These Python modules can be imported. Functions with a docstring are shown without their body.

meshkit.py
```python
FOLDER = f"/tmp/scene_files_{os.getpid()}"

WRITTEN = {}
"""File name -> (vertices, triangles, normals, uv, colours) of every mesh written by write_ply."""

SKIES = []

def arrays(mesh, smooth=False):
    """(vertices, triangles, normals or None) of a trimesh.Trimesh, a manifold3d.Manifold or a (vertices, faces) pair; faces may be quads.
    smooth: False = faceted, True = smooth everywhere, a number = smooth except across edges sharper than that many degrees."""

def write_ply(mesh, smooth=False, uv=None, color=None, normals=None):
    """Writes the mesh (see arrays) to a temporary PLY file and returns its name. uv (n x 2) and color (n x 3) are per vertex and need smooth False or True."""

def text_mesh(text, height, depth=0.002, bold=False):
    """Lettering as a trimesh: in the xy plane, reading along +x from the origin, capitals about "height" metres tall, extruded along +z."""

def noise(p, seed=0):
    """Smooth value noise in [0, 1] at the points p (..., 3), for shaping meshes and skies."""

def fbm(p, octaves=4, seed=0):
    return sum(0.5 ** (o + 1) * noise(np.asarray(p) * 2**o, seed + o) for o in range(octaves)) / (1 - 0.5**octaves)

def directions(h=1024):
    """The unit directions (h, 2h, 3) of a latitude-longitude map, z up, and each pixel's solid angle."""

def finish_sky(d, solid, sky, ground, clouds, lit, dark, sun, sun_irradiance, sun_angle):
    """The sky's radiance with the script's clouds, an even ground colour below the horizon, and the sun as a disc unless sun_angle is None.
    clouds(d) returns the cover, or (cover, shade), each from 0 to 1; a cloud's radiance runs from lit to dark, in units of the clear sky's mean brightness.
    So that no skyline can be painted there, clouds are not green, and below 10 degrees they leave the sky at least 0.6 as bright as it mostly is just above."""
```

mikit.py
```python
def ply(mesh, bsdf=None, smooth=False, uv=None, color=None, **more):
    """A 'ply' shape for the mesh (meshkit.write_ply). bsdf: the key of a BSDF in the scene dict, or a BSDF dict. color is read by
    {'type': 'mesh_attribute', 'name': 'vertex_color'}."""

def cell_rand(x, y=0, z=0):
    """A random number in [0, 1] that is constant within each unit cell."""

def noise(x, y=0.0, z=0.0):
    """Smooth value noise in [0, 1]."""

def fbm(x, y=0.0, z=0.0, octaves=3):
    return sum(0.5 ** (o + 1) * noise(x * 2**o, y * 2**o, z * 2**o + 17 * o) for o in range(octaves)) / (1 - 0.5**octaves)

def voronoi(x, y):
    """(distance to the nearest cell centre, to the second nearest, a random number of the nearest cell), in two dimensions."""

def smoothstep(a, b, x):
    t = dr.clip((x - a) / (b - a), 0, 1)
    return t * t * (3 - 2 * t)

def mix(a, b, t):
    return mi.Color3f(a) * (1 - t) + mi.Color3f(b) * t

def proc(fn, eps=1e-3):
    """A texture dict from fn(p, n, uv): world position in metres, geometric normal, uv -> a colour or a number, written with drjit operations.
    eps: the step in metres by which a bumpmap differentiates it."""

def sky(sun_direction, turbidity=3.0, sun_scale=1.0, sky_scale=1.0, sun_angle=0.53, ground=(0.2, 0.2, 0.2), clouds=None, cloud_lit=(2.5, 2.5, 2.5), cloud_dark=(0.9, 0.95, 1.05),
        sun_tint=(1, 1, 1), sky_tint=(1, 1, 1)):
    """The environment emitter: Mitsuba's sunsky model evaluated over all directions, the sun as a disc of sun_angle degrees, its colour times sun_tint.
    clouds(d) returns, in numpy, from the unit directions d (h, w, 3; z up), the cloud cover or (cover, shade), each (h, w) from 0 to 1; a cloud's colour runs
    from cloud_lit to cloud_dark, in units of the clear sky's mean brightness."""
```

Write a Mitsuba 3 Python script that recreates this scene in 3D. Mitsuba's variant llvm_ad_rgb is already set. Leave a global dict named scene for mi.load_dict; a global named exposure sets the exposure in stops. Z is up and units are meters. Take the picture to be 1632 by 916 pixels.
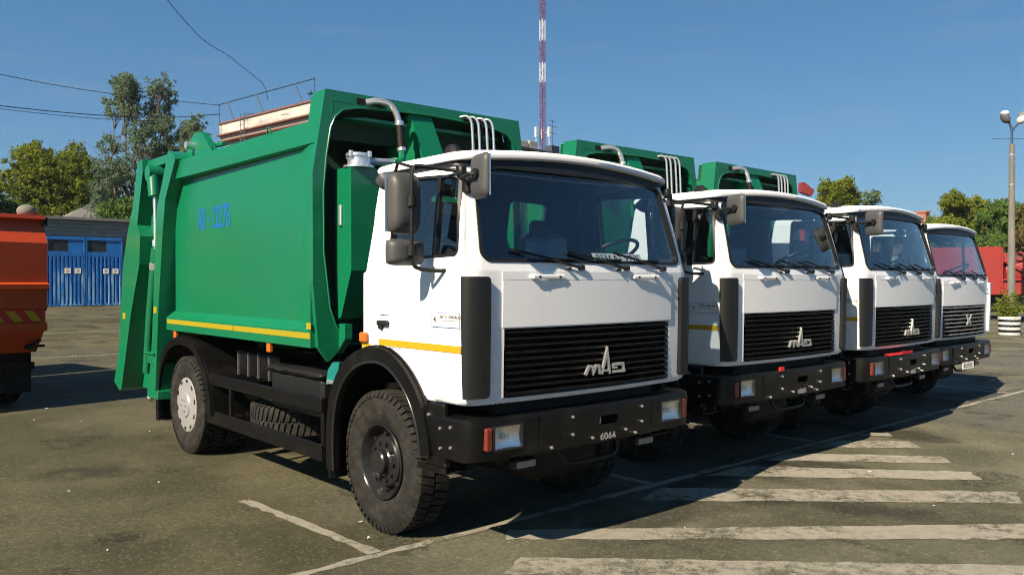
import math, random
import numpy as np, trimesh, manifold3d as m3, shapely
from shapely.geometry import Polygon, LineString
import drjit as dr, mitsuba as mi, mikit, meshkit
from mikit import proc, fbm, noise, cell_rand, smoothstep, mix
T = mi.ScalarTransform4f
rng = np.random.default_rng(7)
scene, labels = {}, {}

# ------------------------------------------------------------------ camera, sky, exposure
EYE = np.array([5.6329, -4.5968, 1.9997]); YAW, PITCH, ROLL, FPX = 2.4283, -0.0070, 0.0014, 1307.67
fwd = np.array([math.cos(PITCH) * math.cos(YAW), math.cos(PITCH) * math.sin(YAW), math.sin(PITCH)])
scene['camera'] = {'type': 'perspective', 'fov': 2 * math.degrees(math.atan(816 / FPX)), 'fov_axis': 'x', 'near_clip': 0.05, 'far_clip': 3000.0,
                   'to_world': T().look_at(origin=EYE.tolist(), target=(EYE + fwd).tolist(), up=[0.0009, 0.0011, 1])}
SUN = (0.30, -1.26, 1.0)
def veil(d):
    el = np.degrees(np.arcsin(np.clip(d[..., 2], -1, 1)))
    n = meshkit.fbm(d * [5, 5, 22], 4, 3); w = meshkit.fbm(d * [9, 9, 70], 4, 8)
    return np.clip(.34 * np.exp(-np.clip(el, 0, 90) / 9.0) * (.75 + .5 * n) + .12 * np.clip((w - .60) / .2, 0, 1) * np.exp(-((el - 13) / 6) ** 2), 0, .5)
scene['sky'] = mikit.sky(SUN, clouds=veil, cloud_lit=(1.55, 1.62, 1.72), cloud_dark=(1.2, 1.3, 1.4), turbidity=3.6, sun_scale=3.0, sun_tint=(.97, 1.0, 1.03), sky_tint=(.55, 1.04, 1.31), sky_scale=.92)
exposure = 1.36

# ------------------------------------------------------------------ materials
def two(b): return {'type': 'twosided', 'bsdf': b}
def pr(col, rough=.5, **k):
    c = col if isinstance(col, dict) else {'type': 'rgb', 'value': list(col)}
    return two({'type': 'principled', 'base_color': c, 'roughness': rough, **k})
def paint_fn(col, dirt=(.25, .22, .17), amt=.25):
    def fn(p, n, uv):
        g = fbm(p.x * 1.7 + 3, p.y * 1.7, p.z * 1.1, 4)
        low = smoothstep(1.9, .7, p.z)
        s = fbm(p.x * 9, p.y * 9, p.z * 2.0, 3)
        return mix(col, dirt, amt * smoothstep(.4, .8, g) * .45 + amt * low * smoothstep(.35, .7, s))
    return proc(fn)
scene['m_white'] = pr(paint_fn((.580, .600, .645), amt=.07), .34, specular=.5, clearcoat=.9, clearcoat_gloss=.96)
def green_fn(p, n, uv):
    g = fbm(p.x * 1.3 + 9, p.y * 1.3, p.z * .9, 3)
    s = fbm(p.x * 14, p.y * 14, p.z * 2.5, 3)
    base = mix((.0006, .108, .048), (.001, .126, .055), g)
    return mix(base, (.035, .11, .058), .12 * smoothstep(.5, .8, s) * smoothstep(3.2, 1.0, p.z) + .05 * g)
def ripple_fn(p, n, uv): return fbm(p.x * 1.6 + 3, p.y * 1.6, p.z * 1.3, 2) + .12 * noise(p.x * 7, p.y * 7, p.z * 7)
scene['m_green'] = two({'type': 'bumpmap', 'arbitrary': proc(ripple_fn, 4e-3), 'scale': .012, 'bsdf': {'type': 'principled', 'base_color': proc(green_fn), 'roughness': .27, 'specular': .5, 'clearcoat': 1.0, 'clearcoat_gloss': .97}})
scene['m_green_shade'] = pr((.004, .03, .016), .7)  # darker copy of the body green, with the front cavity shade put in
scene['m_teal'] = pr((0.007, 0.14, 0.133), .4)
def black_fn(p, n, uv):
    g = fbm(p.x * 6, p.y * 6, p.z * 6, 4)
    return mix((.003, .003, .0033), (.008, .0078, .0075), smoothstep(.5, .85, g))
scene['m_black'] = pr(proc(black_fn), .36, specular=.3)
scene['m_plastic'] = pr((.009, .0095, .0105), .46, specular=.35)
scene['m_mirror_back'] = pr((0.0495, 0.0522, 0.0558), .5, specular=.4)
def rub_fn(p, n, uv):
    g = fbm(p.x * 12, p.y * 12, p.z * 12, 4)
    return mix((.010, .0098, .0095), (.028, .027, .0245), smoothstep(.3, .85, g))
scene['m_rubber'] = pr(proc(rub_fn), .82, specular=.25)
scene['m_glossblack'] = pr((.012, .012, .013), .22, specular=.5)
scene['m_grey_metal'] = pr((.45, .46, .48), .38, metallic=.55)
scene['m_alu'] = pr((.72, .73, .74), .3, metallic=.85)
scene['m_chrome'] = two({'type': 'roughconductor', 'material': 'Al', 'alpha': .12})
scene['m_hubcap'] = pr((0.31, 0.31, 0.3224), .36, metallic=.35, specular=.5)
scene['m_lens'] = {'type': 'thindielectric', 'int_ior': 1.5}
scene['m_glass'] = {'type': 'thindielectric', 'int_ior': 1.55, 'specular_transmittance': {'type': 'rgb', 'value': [.72, .80, .84]}}
scene['m_reflector'] = two({'type': 'roughconductor', 'material': 'Al', 'alpha': .22})
scene['m_orange_lens'] = pr((.42, .10, .012), .2, specular=.6, clearcoat=.6)
scene['m_red_lens'] = pr((.13, .018, .010), .22, specular=.6, clearcoat=.6)
scene['m_yellow'] = pr((0.435, 0.255, 0.0075), .4)
scene['m_yellow_green'] = pr((0.255, 0.2175, 0.009), .4)
scene['m_trim'] = pr((.016, .018, .022), .7)
scene['m_seat'] = pr((.05, .06, .075), .8)
scene['m_wrap'] = pr((.12, .16, .22), .18, specular=.6, clearcoat=.5)
scene['m_paper'] = pr((0.5625, 0.5625, 0.5475), .8)
scene['m_ink'] = pr((.03, .03, .04), .6)
scene['m_blueink'] = pr((.003, .085, .34), .6)
scene['m_darkred'] = pr((.13, .012, .018), .6)
scene['m_fog'] = pr((.22, .225, .23), .25, metallic=.4, specular=.5)
scene['m_red'] = pr((.45, .02, .02), .45)
scene['m_hose'] = pr((.006, .006, .006), .65, specular=.25)
scene['m_stencil'] = pr((.22, .225, .23), .7)

# ------------------------------------------------------------------ mesh helpers
def M(v, f): return trimesh.Trimesh(np.asarray(v, float), np.asarray(f, int), process=False)
def cat(*ms):
    ms = ms[0] if len(ms) == 1 and isinstance(ms[0], (list, tuple)) else ms
    return trimesh.util.concatenate(list(ms))
def hull(pts):
    return trimesh.convex.convex_hull(np.asarray(pts, float))
def box(x0, x1, y0, y1, z0, z1, b=0.0):
    if b <= 0:
        return trimesh.creation.box(bounds=[[x0, y0, z0], [x1, y1, z1]])
    P = []
    lo, hi = np.array([x0, y0, z0]), np.array([x1, y1, z1])
    b = min(b, (hi - lo).min() * .45)
    for sx in (0, 1):
        for sy in (0, 1):
            for sz in (0, 1):
                c = np.where([sx, sy, sz], hi, lo); s = np.where([sx, sy, sz], -1, 1) * b
                P += [c + s * [0, 1, 1], c + s * [1, 0, 1], c + s * [1, 1, 0]]
    return hull(P)
def cyl(p0, p1, r, n=16, r1=None):
    p0, p1 = np.asarray(p0, float), np.asarray(p1, float); r1 = r if r1 is None else r1
    d = p1 - p0; d /= np.linalg.norm(d); a = np.cross(d, [0, 0, 1] if abs(d[2]) < .9 else [1, 0, 0]); a /= np.linalg.norm(a); b = np.cross(d, a)
    t = np.arange(n) * 2 * np.pi / n; ring = np.cos(t)[:, None] * a + np.sin(t)[:, None] * b
    v = np.vstack([p0 + r * ring, p1 + r1 * ring, [p0], [p1]]); i = np.arange(n); j = (i + 1) % n
    f = np.vstack([np.c_[i, j, j + n], np.c_[i, j + n, i + n], np.c_[j, i, i * 0 + 2 * n], np.c_[i + n, j + n, i * 0 + 2 * n + 1]])
    return M(v, f)
def tube(pts, r, n=8, sm=0):
    p = np.asarray(pts, float)
    for _ in range(sm):   # corner cutting
        q = [p[0]]
        for a, b in zip(p[:-1], p[1:]): q += [a * .75 + b * .25, a * .25 + b * .75]
        p = np.array(q + [p[-1]])
    t = np.gradient(p, axis=0); t /= np.linalg.norm(t, axis=1, keepdims=True) + 1e-12
    ref = np.array([.3, .2, .93]); vs = []
    a = np.cross(t[0], ref); a /= np.linalg.norm(a)
    ang = np.arange(n) * 2 * np.pi / n
    for k in range(len(p)):
        a = a - t[k] * (a @ t[k]); a /= np.linalg.norm(a) + 1e-12; b = np.cross(t[k], a)
        rr = r[k] if hasattr(r, '__len__') else r
        vs.append(p[k] + rr * (np.cos(ang)[:, None] * a + np.sin(ang)[:, None] * b))
    v = np.vstack(vs + [[p[0]], [p[-1]]]); f = []; L = len(p); i = np.arange(n); j = (i + 1) % n
    for k in range(L - 1):
        f += [np.c_[i + k * n, j + k * n, j + (k + 1) * n], np.c_[i + k * n, j + (k + 1) * n, i + (k + 1) * n]]
    f += [np.c_[j, i, i * 0 + L * n], np.c_[i + (L - 1) * n, j + (L - 1) * n, i * 0 + L * n + 1]]
    return M(v, np.vstack(f))
def prism(poly, axis, a, b):
    """Polygon (u, v) extruded along axis from a to b. axis y: (u,v)=(x,z); x: (y,z); z: (x,y)."""
    if not isinstance(poly, (Polygon,)): poly = Polygon(poly)
    poly = shapely.geometry.polygon.orient(poly.buffer(0) if not poly.is_valid else poly)
    m = trimesh.creation.extrude_polygon(poly, b - a, engine='earcut'); v = m.vertices
    u, w, h = v[:, 0], v[:, 1], v[:, 2] + a
    nv = {'y': np.c_[u, h, w], 'x': np.c_[h, u, w], 'z': np.c_[u, w, h]}[axis]
    f = m.faces if axis != 'y' else m.faces[:, ::-1]
    return M(nv, f)
def revolve(prof, n=48, axis='y'):
    """(r, h) profile turned about the axis."""
    prof = np.asarray(prof, float); t = np.arange(n) * 2 * np.pi / n; L = len(prof)
    r, h = prof[:, 0], prof[:, 1]
    c, s = np.cos(t)[:, None] * r, np.sin(t)[:, None] * r; hh = np.broadcast_to(h, c.shape)
    v = (np.stack([c, hh, s], -1) if axis == 'y' else np.stack([c, s, hh], -1)).reshape(-1, 3)
    f = []
    for k in range(L - 1):
        i = np.arange(n); j = (i + 1) % n
        a, b, c2, d = i * L + k, j * L + k, j * L + k + 1, i * L + k + 1
        f += [np.c_[a, b, c2], np.c_[a, c2, d]] if axis == 'y' else [np.c_[a, c2, b], np.c_[a, d, c2]]
    m = M(v, np.vstack(f)); m.update_faces(m.nondegenerate_faces()); return m
def man(m):
    m = trimesh.Trimesh(m.vertices, m.faces, process=True)
    r = m3.Manifold(m3.Mesh(np.asarray(m.vertices, np.float32), np.asarray(m.faces, np.uint32)))
    if r.volume() < 0 or r.is_empty():
        r = m3.Manifold(m3.Mesh(np.asarray(m.vertices, np.float32), np.asarray(m.faces[:, ::-1], np.uint32)))
    return r
def unman(r):
    q = r.to_mesh(); return M(q.vert_properties[:, :3], q.tri_verts)
def moved(m, t=(0, 0, 0), rz=0, rx=0, ry=0):
    m = m.copy(); A = np.eye(4)
    for ang, ax in ((rx, [1, 0, 0]), (ry, [0, 1, 0]), (rz, [0, 0, 1])):
        if ang: A = trimesh.transformations.rotation_matrix(ang, ax) @ A
    A[:3, 3] = t; m.apply_transform(A); return m
def biggest(m):
    c = trimesh.Trimesh(m.vertices, m.faces, process=True).split(only_watertight=False)
    return max(c, key=lambda q: q.area)
def mirror_y(m):
    v = m.vertices * [1, -1, 1]; return M(v, m.faces[:, ::-1])
def text(s, h, depth=.002, bold=False): return meshkit.text_mesh(s, h, depth, bold)
def text_right_side(s, h, x, y, z, bold=True, depth=.002):
    """Lettering on a face turned to -y, read along +x."""
    m = text(s, h, depth, bold); v = m.vertices
    return M(np.c_[x + v[:, 0], y - v[:, 2], z + v[:, 1]], m.faces)
def text_front(s, h, x, y, z, bold=True, depth=.002):
    m = text(s, h, depth, bold); v = m.vertices
    return M(np.c_[x + v[:, 2], y + v[:, 0], z + v[:, 1]], m.faces)

def lab(key, label=None, cat=None, group=None, kind=None):
    d = labels.setdefault(key, {})
    for k, v in (('label', label), ('category', cat), ('group', group), ('kind', kind)):
        if v: d[k] = v
used = {}
class Thing:
    """Collects parts; place() adds them to the scene under a key."""
    def __init__(s): s.parts, s.n = [], {}
    def add(s, name, mesh, bsdf, smooth=False, parent=None, label=None, kind=None):
        base = (parent + '__' if parent else '') + name
        k = s.n.get(base, 0); s.n[base] = k + 1
        sub = base if k == 0 else f'{base}_{k:03d}'
        s.parts.append((sub, mikit.ply(mesh, bsdf, smooth=smooth) if mesh is not None else None, label, kind)); return sub
    def many(s, name, meshes, *a, **k):
        for m in meshes: s.add(name, m, *a, **k)
    def place(s, name, label, cat, mat=None, group=None, skip=()):
        k = used.get(name, 0); used[name] = k + 1
        key = name if k == 0 else f'{name}_{k:03d}'
        lab(key, label, cat, group)
        for sub, d, l, kind in s.parts:
            if d is None or any(sub == x or sub.startswith(x + '__') for x in skip): continue
            e = dict(d)
            if mat is not None: e['to_world'] = mat
            scene[f'{key}__{sub}'] = e
            if l or kind: lab(f'{key}__{sub}', l, None, None, kind)
        return key
def single(name, mesh, bsdf, label=None, cat=None, smooth=False, kind=None, group=None):
    k = used.get(name, 0); used[name] = k + 1
    key = name if k == 0 else f'{name}_{k:03d}'
    scene[key] = mikit.ply(mesh, bsdf, smooth=smooth); lab(key, label, cat, group, kind); return key

# ------------------------------------------------------------------ ground
def hgt(x, y):
    t = np.clip((-x - 14) / 28.0, 0, 1); t = t * t * (3 - 2 * t)
    return .55 * t
def asphalt(p):
    big = fbm(p.x * .22 + 4.1, p.y * .22 + 7.7, 0, 4)
    mid = fbm(p.x * 1.1 + 11, p.y * 1.1 - 3, 0, 4)
    fine = fbm(p.x * 26, p.y * 26, 0, 3)
    grit = noise(p.x * 130, p.y * 130, 0)
    base = mix((0.0434, 0.042, 0.0273), (0.0826, 0.0784, 0.0546), smoothstep(.3, .7, mid * .6 + big * .4))
    base = mix(base, (.050, .051, .045), .75 * smoothstep(.50, .66, big))
    base = mix(base, (.090, .079, .054), .6 * smoothstep(.60, .76, fbm(p.x * .7 - 8, p.y * .9 + 21, 0, 4)))
    old = smoothstep(1.1, -.3, p.x * .6 + p.y * .6 + 1.0 + 1.6 * (mid - .5))
    base = base * mix((1.03, 1.07, 1.10), (.75, .75, .655), old)
    oil = smoothstep(.66, .80, fbm(p.x * .8 + 40, p.y * .8 + 13, 0, 4))
    base = base * (1 - .55 * oil)
    spot = smoothstep(.80, .86, noise(p.x * 1.9 + 5.3, p.y * 1.9 + 2.2, 3)) * smoothstep(.35, .6, fine)
    base = base * (1 - .5 * spot)
    streak = fbm(p.x * .35 + 2, p.y * 2.6, 5, 3)
    base = base * (.86 + .28 * streak)
    peb = smoothstep(.72, .9, noise(p.x * 48, p.y * 48, 2))
    return base * (.58 + .46 * fine + .36 * grit) + mi.Color3f(.028, .027, .022) * peb
def ground_fn(p, n, uv):
    c = asphalt(p)
    far = smoothstep(90, 140, dr.sqrt(p.x * p.x + p.y * p.y))
    return mix(c, (.06, .075, .03), far)
def wornpaint_fn(p, n, uv):
    w = fbm(p.x * 2.3 + 3, p.y * 2.3 + 5, 0, 4); f = fbm(p.x * 18, p.y * 18, 2, 3); g = noise(p.x * 90, p.y * 90, 4)
    cover = smoothstep(.31, .60, .50 * w + .34 * f + .2 * g + .02)
    return mix(asphalt(p), mi.Color3f(.205, .196, .166) * (.8 + .3 * f), cover * .88)
def bump_fn(p, n, uv): return noise(p.x * 85, p.y * 85, 1) * .7 + fbm(p.x * 24, p.y * 24, 0, 2)
scene['m_ground'] = two({'type': 'bumpmap', 'arbitrary': {**proc(bump_fn)}, 'scale': .004, 'bsdf': {'type': 'principled', 'base_color': proc(ground_fn), 'roughness': .82, 'specular': .3}})
scene['m_wornpaint'] = pr(proc(wornpaint_fn), .8)
def grid_axis():
    a = np.concatenate([np.linspace(-60, 60, 121)]); o = np.array([70, 90, 120, 170, 250, 400, 700, 1200.])
    return np.concatenate([-o[::-1], a, o])
gx = grid_axis(); X, Y = np.meshgrid(gx, gx, indexing='ij'); nG = len(gx)
V = np.c_[X.ravel(), Y.ravel(), hgt(X, Y).ravel()]
i, j = np.meshgrid(np.arange(nG - 1), np.arange(nG - 1), indexing='ij'); q = (i * nG + j).ravel()
single('ground', M(V, np.vstack([np.c_[q, q + nG, q + nG + 1], np.c_[q, q + nG + 1, q + 1]])), 'm_ground', 'grey brown dusty asphalt yard stained with dirt and oil', kind='structure', smooth=True)
def sheet(poly, jag=.012, seed=0):
    """A painted marking: flat polygon with slightly ragged edges, 4 mm above the ground."""
    r = np.random.default_rng(seed); P = Polygon(poly); ring = np.asarray(P.exterior.segmentize(.12).coords)[:-1]
    ring = ring + r.normal(0, jag, ring.shape)
    P = Polygon(ring).buffer(0)
    if P.geom_type != 'Polygon': P = max(P.geoms, key=lambda g: g.area)
    v, f = trimesh.creation.triangulate_polygon(P, engine='earcut')
    v = np.c_[v, hgt(v[:, 0], v[:, 1]) + .004]
    f = np.asarray(f); nz = np.cross(v[f[:, 1]] - v[f[:, 0]], v[f[:, 2]] - v[f[:, 0]])[:, 2]; f[nz < 0] = f[nz < 0][:, ::-1]
    return M(v, f)
def strip(p0, p1, w): return LineString([p0, p1]).buffer(w / 2, cap_style=2)
ZEB = [[(1.18, -.664), (5.6, 3.93), (5.75, 3.44), (1.36, -.986)],
       [(.62, -.30), (.85, -.02), (3.9, 3.75), (4.05, 3.27), (1.0, -.25), (.80, -.48)],
       [(.58, 1.72), (2.876, 4.088), (3.068, 3.707), (.72, 1.18)],
       [(.56, 3.10), (2.284, 4.652), (2.492, 4.354), (.56, 2.44)],
       [(.55, 4.07), (1.773, 5.235), (1.987, 4.941), (.55, 3.52)],
       [(.54, 5.22), (1.138, 5.843), (1.432, 5.537), (.54, 4.62)],
       [(.54, 6.10), (.66, 6.24), (.861, 6.026), (.54, 5.74)]]
for k, z in enumerate(ZEB):
    single('zebra_stripe', sheet(z, seed=k), 'm_wornpaint', 'worn white hatched stripe painted on the asphalt before the trucks', kind='structure', group='hatched stripes on the yard')
for k, (a, b, w) in enumerate([((.45, -2.6), (.46, 2.4), .09), ((.455, 2.45), (.44, 8.0), .08), ((.44, 8.05), (.45, 16), .085), ((-1.66, -1.54), (.40, -1.40), .10),
                               ((-5, 1.75), (.40, 1.73), .09), ((-5, 4.85), (.39, 4.93), .09), ((-5, 8.2), (.38, 8.3), .09), ((-5, 11.6), (.38, 11.7), .09),
                               ((-19, -14), (-17.5, 24), .12), ((-27, -14), (-26, 24), .12)]):
    single('parking_line', sheet(strip(a, b, w), seed=20 + k, jag=.008), 'm_wornpaint', 'thin worn white parking bay line on the asphalt', kind='structure', group='parking bay lines')

# ------------------------------------------------------------------ truck: cab
LV = [(1.15, -.13, 1.29, 1.185), (1.19, -.13, 1.315, 1.198), (1.60, -.13, 1.325, 1.205), (2.00, -.13, 1.330, 1.205), (2.07, -.125, 1.33, 1.205), (2.085, -.085, 1.328, 1.204), (2.12, -.08, 1.318, 1.202),
      (2.30, -.05, 1.272, 1.184), (2.50, -.02, 1.218, 1.164), (2.70, .02, 1.162, 1.143), (2.82, .04, 1.125, 1.130), (2.86, .045, 1.115, 1.125)]
BUL = .075
def half_plan(xr, xf, w, cx=.12, cy=.17, b=BUL, rr=.04):
    pts = [(xr, 0), (xr, -(w - rr))]
    pts += [(xr + rr - rr * math.cos(a), -(w - rr) - rr * math.sin(a)) for a in np.linspace(.3, math.pi / 2, 4)]
    ye = w - cy; xe = xf - b * (ye / w) ** 2; xs = xe - cx
    pts += [(x, -w) for x in np.linspace(xr + rr, xs, 7)[1:]]
    e = 2.3
    for a in np.linspace(0, math.pi / 2, 10)[1:-1]:
        s_, c_ = math.sin(a) ** (2 / e), math.cos(a) ** (2 / e)
        pts.append((xs + cx * s_, -(ye + cy * c_)))
    pts += [(xf - b * (y / w) ** 2, -y) for y in np.linspace(ye, 0, 12)]
    return np.array(pts)
def loft(levels, off=0.0, crown=.07, zlo=0, zhi=0, **kw):
    rings = []
    for z, xr, xf, w in levels:
        h = half_plan(xr - off, xf + off, w + off, **kw)
        ring = np.vstack([h, (h * [1, -1])[::-1][1:-1]])
        rings.append(np.c_[ring, np.full(len(ring), z)])
    rings[0][:, 2] -= zlo; rings[-1][:, 2] += zhi
    n = len(rings[0]); v = np.vstack(rings); t = np.clip((v[:, 2] - 2.5) / .32, 0, 1); t = t * t * (3 - 2 * t)
    v[:, 2] += crown * t * (1 - (v[:, 1] / 1.15) ** 2)
    f = []; i = np.arange(n); j = (i + 1) % n
    for k in range(len(rings) - 1):
        f += [np.c_[i + k * n, j + k * n, j + (k + 1) * n], np.c_[i + k * n, j + (k + 1) * n, i + (k + 1) * n]]
    # caps as strips between the mirrored halves
    m = len(h)
    for base, flip in ((0, True), ((len(rings) - 1) * n, False)):
        R = lambda k: base + k
        Lm = lambda k: base + (n - k) % n if 0 < k < m - 1 else base + k
        for k in range(m - 1):
            a, b, c, d = R(k), R(k + 1), Lm(k + 1), Lm(k)
            for tri in ((a, b, c), (a, c, d)):
                if len(set(tri)) == 3: f.append(np.array([tri[::-1] if flip else tri]))
    return M(v, np.vstack(f))
def spl(p, n=46):
    from scipy.interpolate import CubicSpline
    p = np.asarray(p, float); u = np.r_[0, np.cumsum(np.linalg.norm(np.diff(p, axis=0), axis=1))]
    return CubicSpline(u, p)(np.linspace(0, u[-1], n))
def rpoly(pts, r):   # rounded polygon
    return Polygon(pts).buffer(-r).buffer(r, quad_segs=5)
ws_pts = [(-1.085, 2.145), (1.085, 2.145), (1.015, 2.80), (.6, 2.848), (.2, 2.862), (-.2, 2.862), (-.6, 2.848), (-1.015, 2.80)]
sw_pts = [(.29, 2.17), (1.14, 2.19), (1.07, 2.735), (.29, 2.775)]
rw = [[(s * .20, 2.30), (s * .66, 2.30), (s * .66, 2.72), (s * .20, 2.72)] for s in (1, -1)]
def outer(off): return man(loft(LV, off, zlo=max(off, 0), zhi=max(off, 0)))
def inner(off):
    lv = [(z, xr, xf, w) for z, xr, xf, w in LV]; lv[0] = (1.15 + off + .03, *lv[0][1:]); lv[1] = (1.22 + off, *lv[1][1:]); lv[-1] = (2.86 - off, *lv[-1][1:])
    return man(loft(lv, -off))
O0, I1, I2 = outer(0), inner(.035), inner(.055)
WSC, SWC = man(prism(rpoly(ws_pts, .07), 'x', .75, 1.6)), man(prism(rpoly(sw_pts, .05), 'y', -1.5, 1.5))
RWC = [man(prism(rpoly(q, .05), 'x', -.5, .3)) for q in rw]
ARCH = man(cat(cyl((.12, -1.4, .72), (.12, -.7, .72), .735, 40))) + man(cyl((.12, .7, .72), (.12, 1.4, .72), .735, 40))
GR = man(box(1.1, 1.6, -.905, .905, 1.185, 1.672))
cut = WSC + SWC + RWC[0] + RWC[1]
cabm = unman((O0 - I1) - cut - ARCH - GR)
linm = unman((I1 - I2) - cut - ARCH - man(box(1.0, 1.6, -.95, .95, 1.1, 1.75)))

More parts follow.
